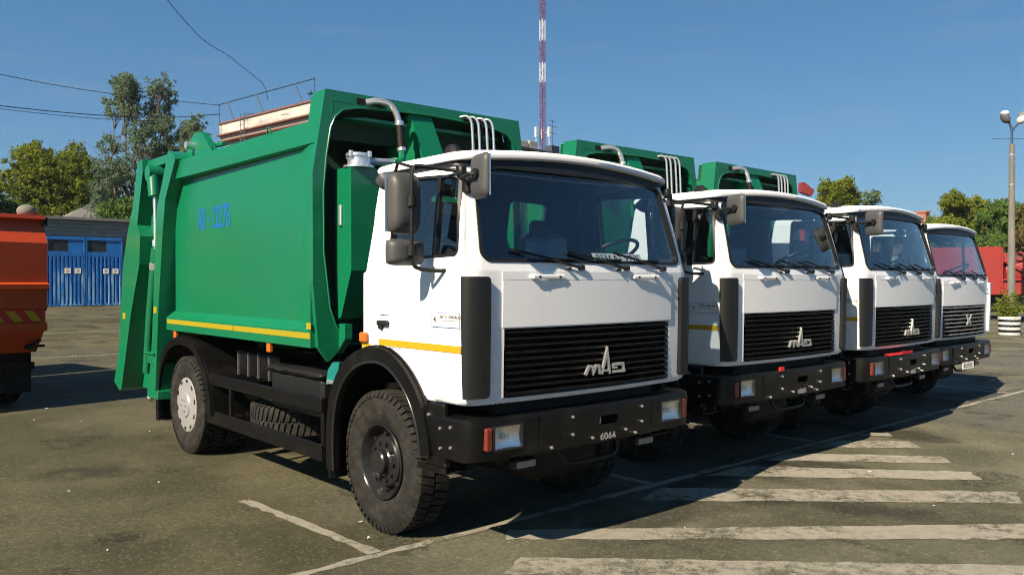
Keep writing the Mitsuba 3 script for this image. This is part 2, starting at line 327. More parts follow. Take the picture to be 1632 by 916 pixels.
def build_truck(kind='garbage'):
    t = Thing(); W = 'm_white'
    garb = kind == 'garbage'
    t.add('cab', cabm, W, 28)
    t.add('cab_lining', linm, 'm_trim', 28)
    # roof with a lip
    rl = [(2.842, .04, 1.135, 1.137), (2.85, .025, 1.165, 1.160), (2.875, .02, 1.172, 1.165), (2.90, .03, 1.150, 1.148), (2.918, .07, 1.08, 1.08), (2.93, .15, .95, .93), (2.936, .3, .7, .6)]
    t.add('roof', loft(rl, 0, crown=.068, cx=.14, cy=.2), W, 35, 'cab')
    t.add('roof_gasket', unman(outer(.012) ^ man(box(-.2, 1.4, -1.3, 1.3, 2.815, 2.95)) - man(box(-.2, .9, -1.05, 1.05, 2.7, 3.1))), 'm_plastic', 28, 'cab')
    # front panels: hood flap, proud of the cab skin
    skin = lambda o, i=0.0: outer(o) - outer(i)
    hood = skin(.010, -.002) ^ man(box(.9, 1.6, -.925, .925, 1.682, 2.008))
    t.add('hood', unman(hood), W, 28)
    upper = skin(.006, -.002) ^ man(box(.9, 1.6, -.925, .925, 2.016, 2.075))
    t.add('hood_strip', unman(upper), W, 28)
    for y0, y1 in ((-.69, -.37), (.39, .71)):
        t.add('grab_handle', (lambda xh: cat(box(xh - .03, xh + .02, y0, y0 + .05, 2.02, 2.05, .008), box(xh - .03, xh + .02, y1 - .05, y1, 2.02, 2.05, .008), box(xh + .012, xh + .032, y0, y1, 2.018, 2.052, .009)))(1.335 - BUL * (.54 / 1.2) ** 2 * .9), W, False, 'hood')
        t.add('screw', cat([cyl((1.352, y, 2.035), (1.357, y, 2.035), .010, 8) for y in (y0 + .06, y1 - .06)]), 'm_plastic', False, 'hood', kind='stuff')
    for y in (-.33, .22, .74):
        t.add('washer_nozzle', cyl((1.33, y, 2.09), (1.36, y, 2.095), .012, 8), 'm_plastic', False, 'hood')
    # grille
    t.add('grille', box(1.17, 1.235, -.90, .90, 1.188, 1.67), 'm_black')
    nsl = 10 if garb else 8
    for k in range(nsl):
        z = 1.19 + (k + .5) * .478 / nsl; hs = .478 / nsl
        ys = np.linspace(-.895, .895, 15); pv = []
        sec = [(-.0, -.5), (.045, -.36), (.062, -.12), (.062, .10), (.045, .34), (-.0, .42)]
        for y in ys:
            xo = 1.235 + BUL * (1 - (y / 1.2) ** 2) - .045
            pv += [(xo + a, y, z + b * hs) for a, b in sec]
        n = len(sec); f = []
        for a in range(len(ys) - 1):
            for b in range(n):
                c, d = (b + 1) % n, 0
                f += [(a * n + b, (a + 1) * n + b, (a + 1) * n + c), (a * n + b, (a + 1) * n + c, a * n + c)]
        t.add('slat', M(pv, f), 'm_black', 40, 'grille')
        if not garb:
            t.add('slat_edge', cat([box(1.235 + BUL * (1 - (y / 1.2) ** 2) + .012, 1.235 + BUL * (1 - (y / 1.2) ** 2) + .022, y - .064, y + .064, z + .1 * hs, z + .26 * hs) for y in np.linspace(-.83, .83, 14)]), 'm_grey_metal', False, 'grille')
    ex = 1.328
    if garb:   # emblem: slanted m, tall pointed a, hooked z
        em = [LineString(q).buffer(w, join_style=2, cap_style=2) for q, w in (([(-.150, 1.297), (-.112, 1.360), (-.082, 1.360), (-.066, 1.312), (-.034, 1.360), (-.008, 1.360), (.006, 1.297)], .0105),
              ([(.026, 1.292), (.088, 1.462), (.116, 1.292)], .0105), ([(.040, 1.318), (.108, 1.318)], .007), ([(.150, 1.360), (.268, 1.360), (.282, 1.304), (.150, 1.304)], .0105), ([(.150, 1.36), (.156, 1.334), (.20, 1.334)], .008))]
        em = [g for g in getattr(shapely.union_all(em), 'geoms', [shapely.union_all(em)])]
        t.add('emblem', cat([prism(p, 'x', ex - .005, ex + .015) for p in em]), 'm_alu', False, 'grille', 'silver metal emblem of angular joined letters')
    else:
        t.add('emblem', cat([prism(p, 'x', ex, ex + .015) for p in ([(-.08, 1.37), (.13, 1.53), (.15, 1.51), (-.05, 1.35)], [(-.08, 1.52), (-.04, 1.53), (.0, 1.44), (-.02, 1.42)], [(.02, 1.43), (.06, 1.45), (.11, 1.38), (.09, 1.36)])]), 'm_grey_metal', False, 'grille', 'small crossed silver emblem')
    # corner air intakes
    for s in (-1, 1):
        sl = skin(.036, -.01) ^ man(prism(rpoly([(s * 1.30, 1.205), (s * 1.045, 1.205), (s * 1.045, 2.035), (s * 1.30, 2.035)], .03), 'x', 1.222, 1.6))
        t.add('air_intake', unman(sl), 'm_plastic' if garb or s < 0 else W, 35)
    # doors
    dpoly = rpoly([(.02, 1.50), (.02, 2.80), (1.075, 2.765), (1.225, 2.06), (1.225, 1.16), (.86, 1.16), (.72, 1.36), (.45, 1.50)], .02)
    dc = man(prism(dpoly, 'y', -1.5, 1.5)); dsk = (skin(.009, -.002) ^ dc) - SWC - man(cyl((.12, -1.5, .72), (.12, 1.5, .72), .75, 40))
    for s in (-1, 1):
        m = unman(dsk ^ man(box(-1, 2, min(0, s * 2), max(0, s * 2), 1, 3)))
        d = t.add('door', m, W, 28)
        g = man(loft(LV, -.012)) - man(loft(LV, -.017)); g = g ^ man(prism(rpoly(np.array(sw_pts) + [[-.02, -.02], [.02, -.02], [.02, .02], [-.02, .02]], .05), 'y', -1.5, 1.5)) ^ man(box(-1, 1.2, min(0, s * 2), max(0, s * 2), 1, 3))
        gm = unman(man(loft(LV, -.012)) ^ man(prism(rpoly(np.array(sw_pts) + [[-.015, -.015], [.015, -.015], [.015, .015], [-.015, .015]], .05), 'y', -1.5, 1.5)) ^ man(box(-1, 1.25, min(0, s * 2), max(0, s * 2), 1, 3)))
        nrm = gm.face_normals; cy = gm.triangles_center[:, 1]
        keep = (nrm[:, 1] * s > .8) & (np.abs(cy) > 1.05)
        t.add('window', biggest(M(gm.vertices, gm.faces[keep])), 'm_glass', True, d)
        yo = lambda z: s * (np.interp(z, [l[0] for l in LV], [l[3] for l in LV]) - .004)
        t.add('window_divider', hull([(x, yo(z) + dy, z) for x, z in ((.835, 2.18), (.875, 2.18), (.875, 2.755), (.835, 2.755)) for dy in (-.012, .012)]), 'm_plastic', False, d)
        ring = rpoly(np.array(sw_pts) + [[-.014, -.014], [.014, -.014], [.014, .014], [-.014, .014]], .05).difference(rpoly(np.array(sw_pts) + [[.006, .006], [-.006, .006], [-.006, -.006], [.006, -.006]], .04))
        rm = (outer(.012) - man(loft(LV, -.03))) ^ man(prism(ring, 'y', -1.5, 1.5)) ^ man(box(-1, 2, min(0, s * 2), max(0, s * 2), 1, 3))
        t.add('window_gasket', unman(rm), 'm_plastic', False, d)
        ys = s * 1.214
        t.add('handle', cat(box(.155, .30, min(ys, ys + s * .035), max(ys, ys + s * .035), 1.665, 1.705, .01), box(.165, .215, min(ys, ys + s * .03), max(ys, ys + s * .03), 1.635, 1.69, .012)), 'm_plastic', False, d)
        t.add('keyhole_seam', box(.17, .28, min(ys - s * .002, ys + s * .003), max(ys - s * .002, ys + s * .003), 1.742, 1.748), 'm_trim', False, d)
        if garb:
            t.add('reflective_stripe', box(.15, 1.195, min(ys, ys + s * .004), max(ys, ys + s * .004), 1.512, 1.560), 'm_yellow', False, d)
        if s < 0 and garb:
            t.add('notice', box(.85, 1.185, ys - .004, ys, 1.682, 1.785), 'm_paper', False, d, 'white sticker with small print and dark rim')
            t.add('notice_rim', cat(box(.85, 1.185, ys - .006, ys - .0045, 1.782, 1.785), box(.85, 1.185, ys - .006, ys - .0045, 1.682, 1.685), box(.85, .853, ys - .006, ys - .0045, 1.685, 1.782), box(1.182, 1.185, ys - .006, ys - .0045, 1.685, 1.782)), 'm_blueink', False, d)
            t.add('lettering', cat(text_right_side('АВТО-ФИНАНС', .022, .955, ys - .0042, 1.745, False), prism([(.875, 1.735), (.91, 1.76), (.90, 1.74), (.92, 1.715), (.895, 1.725)], 'y', ys - .006, ys - .0045), box(.955, 1.16, ys - .0055, ys - .0045, 1.728, 1.731)), 'm_ink', False, d)
    # side lamp
    t.add('side_marker', cat(box(-.115, -.02, -1.245, -1.20, 1.52, 1.60, .012)), 'm_orange_lens')
    if garb: t.add('side_stripe', box(-.115, .0, -1.212, -1.204, 1.468, 1.515), 'm_yellow')
    # glazing
    g = unman(man(loft(LV, -.010)) ^ man(prism(rpoly(np.array(ws_pts) * [1.008, 1] + [[0, -.01]] * 2 + [[0, 0]] * 0 if False else ws_pts, .07).buffer(.012), 'x', .75, 1.6)))
    nn = g.face_normals; keep = (nn[:, 0] > .25) & (g.triangles_center[:, 0] > .85)
    t.add('windscreen', biggest(M(g.vertices, g.faces[keep])), 'm_glass', 25)
    wring = rpoly(ws_pts, .07).buffer(.008).difference(rpoly(ws_pts, .07).buffer(-.016))
    wg = (outer(.008) - man(loft(LV, -.03))) ^ man(prism(wring, 'x', .8, 1.6))
    t.add('gasket', unman(wg), 'm_plastic', 30, 'windscreen')
    for q in rw:
        t.add('rear_window', moved(prism(rpoly(q, .05), 'x', .01, .014), (0, 0, 0)) if False else M(*(lambda v, f: (np.c_[np.interp(v[:, 1], [2.3, 2.72], [-.035, .028]), v], f))(*trimesh.creation.triangulate_polygon(rpoly(q, .05).buffer(.01), engine='earcut'))), 'm_glass')
    # interior
    dash = hull([(x, y, z) for y in (-1.08, 1.08) for x, z in ((1.25, 1.65), (1.262, 2.10), (1.05, 2.15), (.80, 2.10), (.72, 1.9), (.80, 1.65))])
    t.add('dashboard', dash, 'm_trim')
    for y in (-.55, .58):
        s_ = t.add('seat', cat(box(.10, .62, y - .25, y + .25, 1.62, 1.76, .05), moved(box(-.07, .07, -.24, .24, 0, .62, .05), (.16, y, 1.74), ry=-.12)), 'm_seat')
        t.add('headrest', box(.02, .13, y - .15, y + .15, 2.36, 2.56, .04), 'm_seat', False, s_)
        if y > 0: 
            vv = moved(box(-.095, .085, -.255, .255, .05, .70, .05), (.165, y, 1.74), ry=-.12).subdivide().subdivide().subdivide()
            vv.vertices += (meshkit.fbm(vv.vertices * 9, 3)[:, None] - .5) * [.07, .05, .03]
            t.add('plastic_wrap', vv, 'm_wrap', 60, s_, 'crumpled bluish plastic wrap over the seat back')
    sc, R = np.array([.90, .62, 2.235]), .235
    a = np.linspace(0, 2 * np.pi, 33)[:-1]; tilt = math.radians(28)
    ring = [sc + R * np.array([math.cos(q) * math.cos(tilt), math.sin(q), math.cos(q) * math.sin(tilt)]) for q in a]
    sw = cat(tube(ring + [ring[0]], .016, 8), tube([ring[8], sc - [0, 0, .04], ring[24]], .016, 6), tube([sc - [0, 0, .05], sc + [.25, 0, -.45]], .03, 8))
    t.add('steering_wheel', sw, 'm_plastic', 40)
    # wipers
    for y in (-.20, .31, .80):
        xf = lambda yy, z: np.interp(z, [l[0] for l in LV], [l[2] for l in LV]) - BUL * (yy / 1.2) ** 2
        p0 = np.array([xf(y, 2.10) + .03, y, 2.098]); p1 = np.array([xf(y - .3, 2.17) + .035, y - .30, 2.165]); p2 = np.array([xf(y - .62, 2.215) + .02, y - .62, 2.225]); p3 = np.array([xf(y - .02, 2.15) + .02, y + .0, 2.165])
        w_ = t.add('wiper', cat(box(p0[0] - .03, p0[0] + .012, y - .028, y + .028, 2.085, 2.125, .01), tube([p0, p1], [.012, .008], 6)), 'm_plastic')
        t.add('blade', tube([p2, p1 + [-.008, 0, .0], p3 + [0, -.05, 0]], .010, 6), 'm_hose', False, w_)
    # mirrors, right side then left
    def housing(cx, cy, cz, dx, dy, dz, n=4.0, k=18, bulge=1.0):
        u, v = np.meshgrid(np.linspace(0, 1, k), np.linspace(0, 2 * np.pi, 37)[:-1], indexing='ij')
        sx = np.sign; P = lambda c, e: np.sign(c) * np.abs(c) ** e
        ry = dy * P(np.cos(v), 2 / n); rz = dz * P(np.sin(v), 2 / n)
        fac = np.where(u < .5, 1 - (1 - 2 * u) ** 3 * .0 - (u < .02) * 1.0, 1)
        fac = np.sin(np.clip(u, 0, 1) * np.pi / 2) ** .55
        pts = np.stack([cx + dx * np.cos(u * np.pi / 2) * bulge, cy + ry * fac, cz + rz * fac], -1).reshape(-1, 3)
        n2 = 36; f = []
        for a_ in range(k - 1):
            for b_ in range(n2):
                c_ = (b_ + 1) % n2; f += [(a_ * n2 + b_, (a_ + 1) * n2 + b_, (a_ + 1) * n2 + c_), (a_ * n2 + b_, (a_ + 1) * n2 + c_, a_ * n2 + c_)]
        last = (k - 1) * n2; pts = np.vstack([pts, [[cx, cy, cz]]]); f += [(last + b_, len(pts) - 1, last + (b_ + 1) % n2) for b_ in range(n2)]
        return M(pts, f)
    for s in (-1, 1):
        ms = (lambda m: moved(m, (0, .04, 0))) if s < 0 else (lambda m: mirror_y(moved(m, (0, .04, 0))))
        a_ = t.add('mirror', ms(housing(.80, -1.465, 2.545, .10, .125, .215, 5)), 'm_mirror_back', 50)
        t.add('glass', ms(box(.786, .797, -1.60, -1.35, 2.345, 2.745)), 'm_chrome', False, a_)
        t.add('arm', ms(cat(tube([(1.09, -1.16, 2.765), (1.00, -1.24, 2.785), (.92, -1.42, 2.80), (.905, -1.455, 2.79), (.905, -1.46, 2.60), (.905, -1.46, 2.14), (.905, -1.42, 2.09), (.98, -1.30, 2.075), (1.03, -1.22, 2.08)], .014, 8, 1),
                            cyl((.905, -1.46, 2.52), (.905, -1.46, 2.59), .034, 12), cyl((.905, -1.46, 2.18), (.905, -1.46, 2.25), .034, 12), box(1.05, 1.12, -1.20, -1.135, 2.725, 2.81, .015), box(1.0, 1.06, -1.235, -1.2, 2.045, 2.115, .012), tube([(1.03, -1.22, 2.05), (.98, -1.225, 1.99)], .014, 6))), 'm_plastic', 40, a_)
        b_ = t.add('wide_angle_mirror', ms(housing(.80, -1.455, 2.205, .09, .15, .092, 5)), 'm_mirror_back', 50)
        t.add('glass', ms(box(.786, .797, -1.59, -1.32, 2.125, 2.285)), 'm_chrome', False, b_)
        if garb:
            c_ = t.add('kerb_mirror', ms(moved(housing(0, 0, 0, .09, .12, .07, 3), (.62, -1.44, 2.735), ry=.9)), 'm_mirror_back', 50)
            t.add('arm', ms(tube([(.905, -1.455, 2.79), (.72, -1.45, 2.84), (.66, -1.44, 2.76)], .012, 6)), 'm_plastic', False, c_)
    if garb:
        d_ = t.add('front_mirror', moved(housing(0, 0, 0, .05, .125, .15, 6), (1.385, -1.185, 2.70), rz=-1.83), 'm_mirror_back', 50)
        t.add('glass', moved(box(-.016, -.003, -.112, .112, -.135, .135), (1.385, -1.185, 2.70), rz=-1.83), 'm_chrome', False, d_)
        t.add('arm', cat(tube([(1.12, -1.08, 2.68), (1.22, -1.23, 2.70), (1.38, -1.27, 2.71), (1.41, -1.235, 2.71)], .015, 8), cyl((1.40, -1.265, 2.71), (1.41, -1.22, 2.71), .034, 12), box(1.08, 1.15, -1.13, -1.06, 2.61, 2.73, .015)), 'm_plastic', False, d_)
    t.add('roof_lamp', cat(box(.75, .88, -1.05, -.95, 2.90, 3.0, .035), cyl((.815, -1.0, 2.90), (.815, -1.0, 2.94), .06, 12)), 'm_plastic')
    # bumper
    BL = [(.755, .62, 1.27, 1.20), (.775, .60, 1.335, 1.226), (.98, .60, 1.345, 1.232), (1.045, .60, 1.34, 1.23), (1.06, .60, 1.325, 1.218)]
    bo = man(loft(BL, 0, cx=.16, cy=.16, b=.055)) - man(box(-1, 1.20, -1.16, 1.16, .5, 1.02)) - man(box(-1, .80, -1.4, 1.4, .5, 1.3))
    for s in (-1, 1):
        bo = bo - man(box(1.23, 1.5, min(s * .755, s * 1.105), max(s * .755, s * 1.105), .835, 1.01))
        bo = bo - man(box(1.318, 1.5, min(s * .60, s * 1.18), max(s * .60, s * 1.18), .815, 1.03))
    bo = bo - man(prism(rpoly([(.0, .905), (.215, .905), (.215, .975), (.0, .975)], .02), 'x', 1.24, 1.5))
    b = t.add('bumper', unman(bo), 'm_black', 30)
    t.add('hitch_recess', box(1.20, 1.238, -.02, .24, .89, .99), 'm_hose', False, b)
    t.add('hitch_pin', cyl((1.30, .04, .91), (1.30, .04, .97), .012, 8), 'm_alu', False, b)
    bolts = [(-.29, 1.0), (-.29, .87), (.50, 1.0), (.50, .88), (-.08, .82), (.30, .84), (-.50, .80), (.42, .80)]
    t.add('bolt', cat([cyl((1.335 - .055 * (y / 1.23) ** 2, y, z), (1.352 - .055 * (y / 1.23) ** 2, y, z), .011, 8) for y, z in bolts] + [cyl((x, -1.225, z), (x, -1.243, z), .011, 8) for x, z in ((.98, .98), (.98, .84), (.84, 1.06), (1.10, 1.0), (1.10, .86))]), 'm_alu', False, b, kind='stuff')
    if garb: t.add('lettering', text_front('6064', .05, 1.344, .0, .792), 'm_stencil', False, b)
    else:
        t.add('number_plate', box(1.345, 1.352, -.28, .20, .66, .77), 'm_paper', False, b, 'white number plate with dark characters')
        t.add('lettering', text_front('ЕА 1785', .06, 1.352, -.24, .688), 'm_ink', False, b)
    for s in (-1, 1):
        y0, y1 = sorted((s * .770, s * 1.022))
        h = t.add('headlight', cat(box(1.225, 1.24, y0, y1, .84, 1.005), box(1.24, 1.325, y0 - .012, y0, .835, 1.01), box(1.24, 1.325, y1, y1 + .010, .835, 1.01), box(1.24, 1.325, y0, y1, .835, .842), box(1.24, 1.325, y0, y1, 1.003, 1.01)), 'm_plastic')
        k = 14; yy, zz = np.meshgrid(np.linspace(y0, y1, k), np.linspace(.843, 1.002, k), indexing='ij')
        xx = 1.255 + .05 * (((yy - (y0 + y1) / 2) / .126) ** 2 * .6 + ((zz - .922) / .08) ** 2 * .4)
        q = (np.arange(k - 1)[:, None] * k + np.arange(k - 1)).ravel()
        t.add('reflector', M(np.stack([xx, yy, zz], -1).reshape(-1, 3), np.vstack([np.c_[q, q + k, q + k + 1], np.c_[q, q + k + 1, q + 1]])), 'm_reflector', True, h)
        t.add('bulb', cyl((1.262, (y0 + y1) / 2, .922), (1.30, (y0 + y1) / 2, .922), .022, 12), 'm_paper', 30, h)
        nf = 22; yl = np.linspace(y0, y1, nf * 4 + 1); xl = 1.322 + .004 * np.sin(np.arange(nf * 4 + 1) * np.pi / 2)
        lv = np.vstack([np.c_[xl, yl, np.full_like(yl, .843)], np.c_[xl, yl, np.full_like(yl, 1.002)]]); n = len(yl); q = np.arange(n - 1)
        t.add('lens', M(lv, np.vstack([np.c_[q, q + 1, q + 1 + n], np.c_[q, q + 1 + n, q + n]])), 'm_lens', True, h)
        y2, y3 = sorted((s * 1.036, s * 1.10))
        t.add('turn_signal', box(1.25, 1.322, y2, y3, .842, 1.003, .012), 'm_red_lens')
        yf = sorted((s * .56, s * .765))
        fl = t.add('fog_light', box(1.15, 1.235, yf[0], yf[1], .655, .725, .015), 'm_plastic')
        t.add('lens', box(1.235, 1.245, yf[0] + .012, yf[1] - .012, .665, .715, .004), 'm_fog', False, fl)
        t.add('bracket', box(1.17, 1.20, yf[0] + .08, yf[0] + .12, .72, .77), 'm_black', False, fl)
    t.add('tow_bar', tube([(1.20, -.32, .76), (1.24, -.30, .66), (1.25, -.22, .63), (1.25, .22, .63), (1.24, .30, .66), (1.20, .32, .76)], .018, 8, 1), 'm_black')
    # step plates under the bumper ends
    for s in (-1, 1):
        pl = Polygon([(.68, s * .97), (1.02, s * .97), (1.02, s * 1.22), (.68, s * 1.22)])
        holes = [shapely.Point(.72 + a * .052, s * (1.0 + c * .048)).buffer(.015, quad_segs=3) for a in range(6) for c in range(5)]
        for q in holes: pl = pl.difference(q)
        t.add('step_plate', cat(prism(pl, 'z', .655, .665), box(.68, 1.02, s * 1.215 - .005, s * 1.215 + .005, .66, .70), box(.70, .73, s * 1.0 - .01, s * 1.0 + .01, .66, .80), box(.97, 1.0, s * 1.0 - .01, s * 1.0 + .01, .66, .80)), 'm_black')
        t.add('side_panel', cat(box(.80, 1.0, min(s * 1.17, s * 1.222), max(s * 1.17, s * 1.222), .72, 1.145, .015), box(.78, 1.02, min(s * 1.17, s * 1.225), max(s * 1.17, s * 1.225), .70, .735, .01)), 'm_black')
    # front mudguards
    fo = [(-.63, .42), (-.615, .90), (-.52, 1.15), (-.36, 1.33), (-.15, 1.445), (.10, 1.497), (.30, 1.482), (.48, 1.405), (.65, 1.27), (.77, 1.11), (.835, .96), (.872, .77)]
    fl_ = LineString(spl(fo)); band = Polygon(list(fl_.coords) + list(reversed(fl_.parallel_offset(.125, 'right').coords)) if fl_.parallel_offset(.125, 'right').coords[0][0] < 0 else list(fl_.coords) + list(fl_.parallel_offset(.125, 'right').coords))
    thin = fl_.buffer(.012, cap_style=2)
    for s in (-1, 1):
        g_ = t.add('mudguard', cat(prism(band.buffer(-.012).buffer(.012), 'y', min(s * 1.20, s * 1.255), max(s * 1.20, s * 1.255)), prism(thin, 'y', min(s * .80, s * 1.215), max(s * .80, s * 1.215))), 'm_black', 30)
        t.add('lip', tube([(x, s * 1.252, z) for x, z in LineString(fl_.parallel_offset(.118, 'right').coords).coords], .013, 8), 'm_glossblack', 50, g_)
        t.add('mud_flap', box(-.672, -.655, min(s * .85, s * 1.21), max(s * .85, s * 1.21), .33, 1.0), 'm_hose', False, g_)
    # ------------------------------------------------ wheels
    RT = .5665 if garb else .50; k_ = RT / .5665
    prof = np.array([(.285, -.10), (.33, -.134), (.375, -.143), (.38, -.147), (.40, -.147), (.41, -.150), (.46, -.150), (.505, -.140), (.535, -.125), (.548, -.105), (.548, .105), (.535, .125), (.505, .14), (.46, .15), (.40, .147), (.33, .134), (.285, .10)]) * [k_, 1]
    tyre = revolve(prof[::-1], 64)
    lugs = []
    for sd in (-1, 1):
        for a in range(54):
            a0 = (a + (.5 if sd > 0 else 0)) * 2 * np.pi / 54; pts = []
            for (r, y, w0, sk) in ((.566, .130, .0245, 0), (.567, .075, .0245, .012), (.567, .012, .021, .03), (.545, .012, .026, .03), (.545, .130, .027, 0), (.520, .150, .018, -.004), (.512, .146, .018, -.004)):
                for q in (-1, 1):
                    th = a0 + (q * w0 + sk * sd) / .5665
                    pts.append((r * k_ * math.cos(th), sd * y, r * k_ * math.sin(th)))
            lugs.append(hull(pts))
    tyre = cat([tyre] + lugs)
    frim = revolve([(.0, -.172), (.085, -.172), (.098, -.160), (.103, -.12), (.118, -.105), (.185, -.10), (.20, -.088), (.205, -.05), (.235, -.045), (.262, -.085), (.275, -.125), (.292, -.142), (.300, -.132), (.292, -.105)], 56)
    fnut = cat([cyl((.150 * math.cos(a), -.10, .150 * math.sin(a)), (.150 * math.cos(a), -.128, .150 * math.sin(a)), .0165, 6) for a in np.arange(10) * .6283] + [cyl((.222 * math.cos(a), -.05, .222 * math.sin(a)), (.222 * math.cos(a), -.09, .222 * math.sin(a)), .018, 6) for a in np.arange(8) * .7854])
    rcap = revolve([(.0, -.168), (.10, -.166), (.142, -.160), (.152, -.148), (.20, -.143), (.255, -.138), (.30, -.137), (.316, -.128), (.318, -.11), (.29, -.10)], 56)
    rslot = cat([moved(box(-.030, .030, -.1415, -.130, .262, .296, .004), ry=a) for a in np.arange(10) * .6283 + .1])
    rnut = cat([cyl((.07 * math.cos(a), -.160, .07 * math.sin(a)), (.07 * math.cos(a), -.176, .07 * math.sin(a)), .016, 8) for a in np.arange(6) * 1.047])
    WB = 4.13; yF, yR = .978, 1.064
    def wheel(x, y, left, front, inner_=False, steer=0):
        put = lambda m: moved(m, (x, y, RT), rz=math.pi if left else 0)
        w_ = t.add('wheel', None, None); t.parts.pop()
        spin = rng.uniform(0, .15)
        t.add('tyre', put(moved(tyre, ry=spin)), 'm_rubber', 32, w_)
        if front:
            t.add('rim', put(frim), 'm_glossblack', 30, w_); t.add('wheel_nut', put(fnut), 'm_glossblack', False, w_, kind='stuff')
        elif not inner_:
            t.add('hubcap', put(rcap), 'm_hubcap', 30, w_); t.add('slot', put(rslot), 'm_hose', False, w_, kind='stuff'); t.add('wheel_nut', put(rnut), 'm_hubcap', False, w_, kind='stuff')
        else: t.add('rim', put(frim), 'm_black', 30, w_)
    wheel(0, -yF, False, True); wheel(0, yF, True, True)
    for s in (-1, 1):
        wheel(-WB, s * yR, s > 0, False); wheel(-WB, s * (yR - .335), s > 0, False, True)
    # chassis
    t.add('chassis', cat([box(-5.2, 1.1, s * .42 - .04, s * .42 + .04, .80, 1.06) for s in (-1, 1)] + [box(x, x + .1, -.40, .40, .84, 1.02) for x in (-5.1, -3.4, -2.2, -1.1, .6)] + [cyl((0, -.85, RT), (0, .85, RT), .06, 12), cyl((-WB, -.7, RT), (-WB, .7, RT), .10, 12), trimesh.creation.icosphere(2, .24).apply_translation([-WB, 0, RT]), cyl((-WB, 0, RT), (-.3, 0, .8), .05, 10)]), 'm_black', 30)
    t.add('front_axle', cat(box(-.09, .09, -.82, .82, .44, .60, .03), *[box(-.75, .75, s * .46 - .05, s * .46 + .05, .56, .70, .03) for s in (-1, 1)], box(-.5, -.2, .45, .62, .45, .95, .03), cyl((.25, -.8, .50), (.25, .8, .50), .03, 8)), 'm_hose')
    t.add('engine', cat(box(-.5, 1.0, -.38, .38, .46, 1.45, .08), box(.85, 1.16, -.86, .86, .70, 1.30, .03)), 'm_hose')
    if not garb:
        t.add('load_bed', cat(box(-5.0, -.35, -1.2, 1.2, 1.16, 1.26, .01), box(-5.0, -.35, -1.2, -1.16, 1.26, 1.62, .01), box(-5.0, -.35, 1.16, 1.2, 1.26, 1.62, .01), box(-.40, -.35, -1.16, 1.16, 1.26, 1.75, .01)), 'm_grey_metal')
        return t
    # ------------------------------------------------ side gear
    sg = t.add('side_guard', box(-3.42, -.78, -1.225, -1.195, .875, 1.0, .008), 'm_black', label='upper side guard rail', parent=None)
    t.add('side_guard', box(-3.42, -.78, -1.225, -1.195, .455, .60, .008), 'm_black')
    for x in (-2.86, -.83):
        t.add('post', box(x, x + .06, -1.20, -1.165, .46, 1.0), 'm_black', False, sg)
    t.many('strut', (box(-.82, -.78, -1.18, -.45, .86, .92), box(-2.85, -2.8, -1.18, -.45, .86, .92)), 'm_black', False, sg)
    for z0, z1 in ((.875, 1.0), (.455, .60)):
        t.add('side_guard', box(-3.42, -.78, 1.195, 1.225, z0, z1, .008), 'm_black')
    sp = moved(tyre, (-2.28, -.60, .62), rx=math.pi / 2); t.add('spare_tyre', sp, 'm_rubber', 32)
    bt = box(-2.05, -1.0, -1.10, -.50, .78, 1.13, .03)
    lid = box(-2.09, -.96, -1.14, -.48, 1.13, 1.19, .03).subdivide().subdivide().subdivide()
    lid.vertices += (meshkit.fbm(lid.vertices * 14, 2)[:, None] - .5) * .03
    bb = t.add('battery_box', bt, 'm_plastic'); t.add('cover', lid, 'm_plastic', 40, bb)
    t.add('air_tank', cyl((-1.0, .75, .72), (-2.3, .75, .72), .2, 20), 'm_black', 30)
    t.add('fuel_tank', box(-3.2, -1.7, .55, 1.12, .55, 1.1, .06), 'm_grey_metal')
    t.add('tool_box', cat(box(-3.15, -2.15, -.98, -.5, .98, 1.26, .02)), 'm_black')
    for k in range(4): t.add('rib', box(-3.12 + .26 * k, -3.106 + .26 * k, -1.0, -.975, .99, 1.25), 'm_fascia', False, 'tool_box')
    ro = [(-5.02, .28), (-4.97, .82), (-4.78, 1.14), (-4.48, 1.31), (-4.12, 1.36), (-3.76, 1.31), (-3.47, 1.13), (-3.28, .86), (-3.21, .56)]
    ro = [tuple(q) for q in spl(ro)]; rl_ = LineString(ro); o_ = list(rl_.parallel_offset(.09, 'right').coords)
    if o_[0][0] < -4: o_ = o_[::-1]
    rband = Polygon(ro + o_).buffer(0)
    for s in (-1, 1):
        g_ = t.add('rear_mudguard', cat(prism(rband, 'y', min(s * 1.235, s * 1.262), max(s * 1.235, s * 1.262)), prism(rl_.buffer(.012, cap_style=2), 'y', min(s * .55, s * 1.235), max(s * .55, s * 1.235))), 'm_black', 30)
    # ------------------------------------------------ refuse body
    G = 'm_green'; PY, SY = 1.15, 1.25
    cs = [(-PY, 1.43), (PY, 1.43), (PY, 3.30), (1.10, 3.44), (.7, 3.50), (-.7, 3.50), (-1.10, 3.44), (-PY, 3.30)]
    opn = [(-.93, 1.45), (-1.03, 1.62), (-1.085, 1.77), (-1.145, 2.26), (-1.147, 2.80), (-1.12, 3.10), (-1.075, 3.36), (-1.03, 3.46), (-.95, 3.53), (-.8, 3.565), (-.45, 3.59), (0, 3.60)]
    opn = opn + [(-y, z) for y, z in opn[::-1][1:]]
    cont = man(prism(cs, 'x', -4.62, -.93)) - man(prism(Polygon(opn).intersection(shapely.box(-1.12, 1.2, 1.12, 3.47)), 'x', -1.75, -.5))
    c_ = t.add('container', unman(cont), G)
    ring = Polygon(opn).buffer(.004).difference(Polygon(opn).buffer(-.012)); ring = ring.intersection(shapely.box(-1.118, 1.40, 1.118, 3.468))
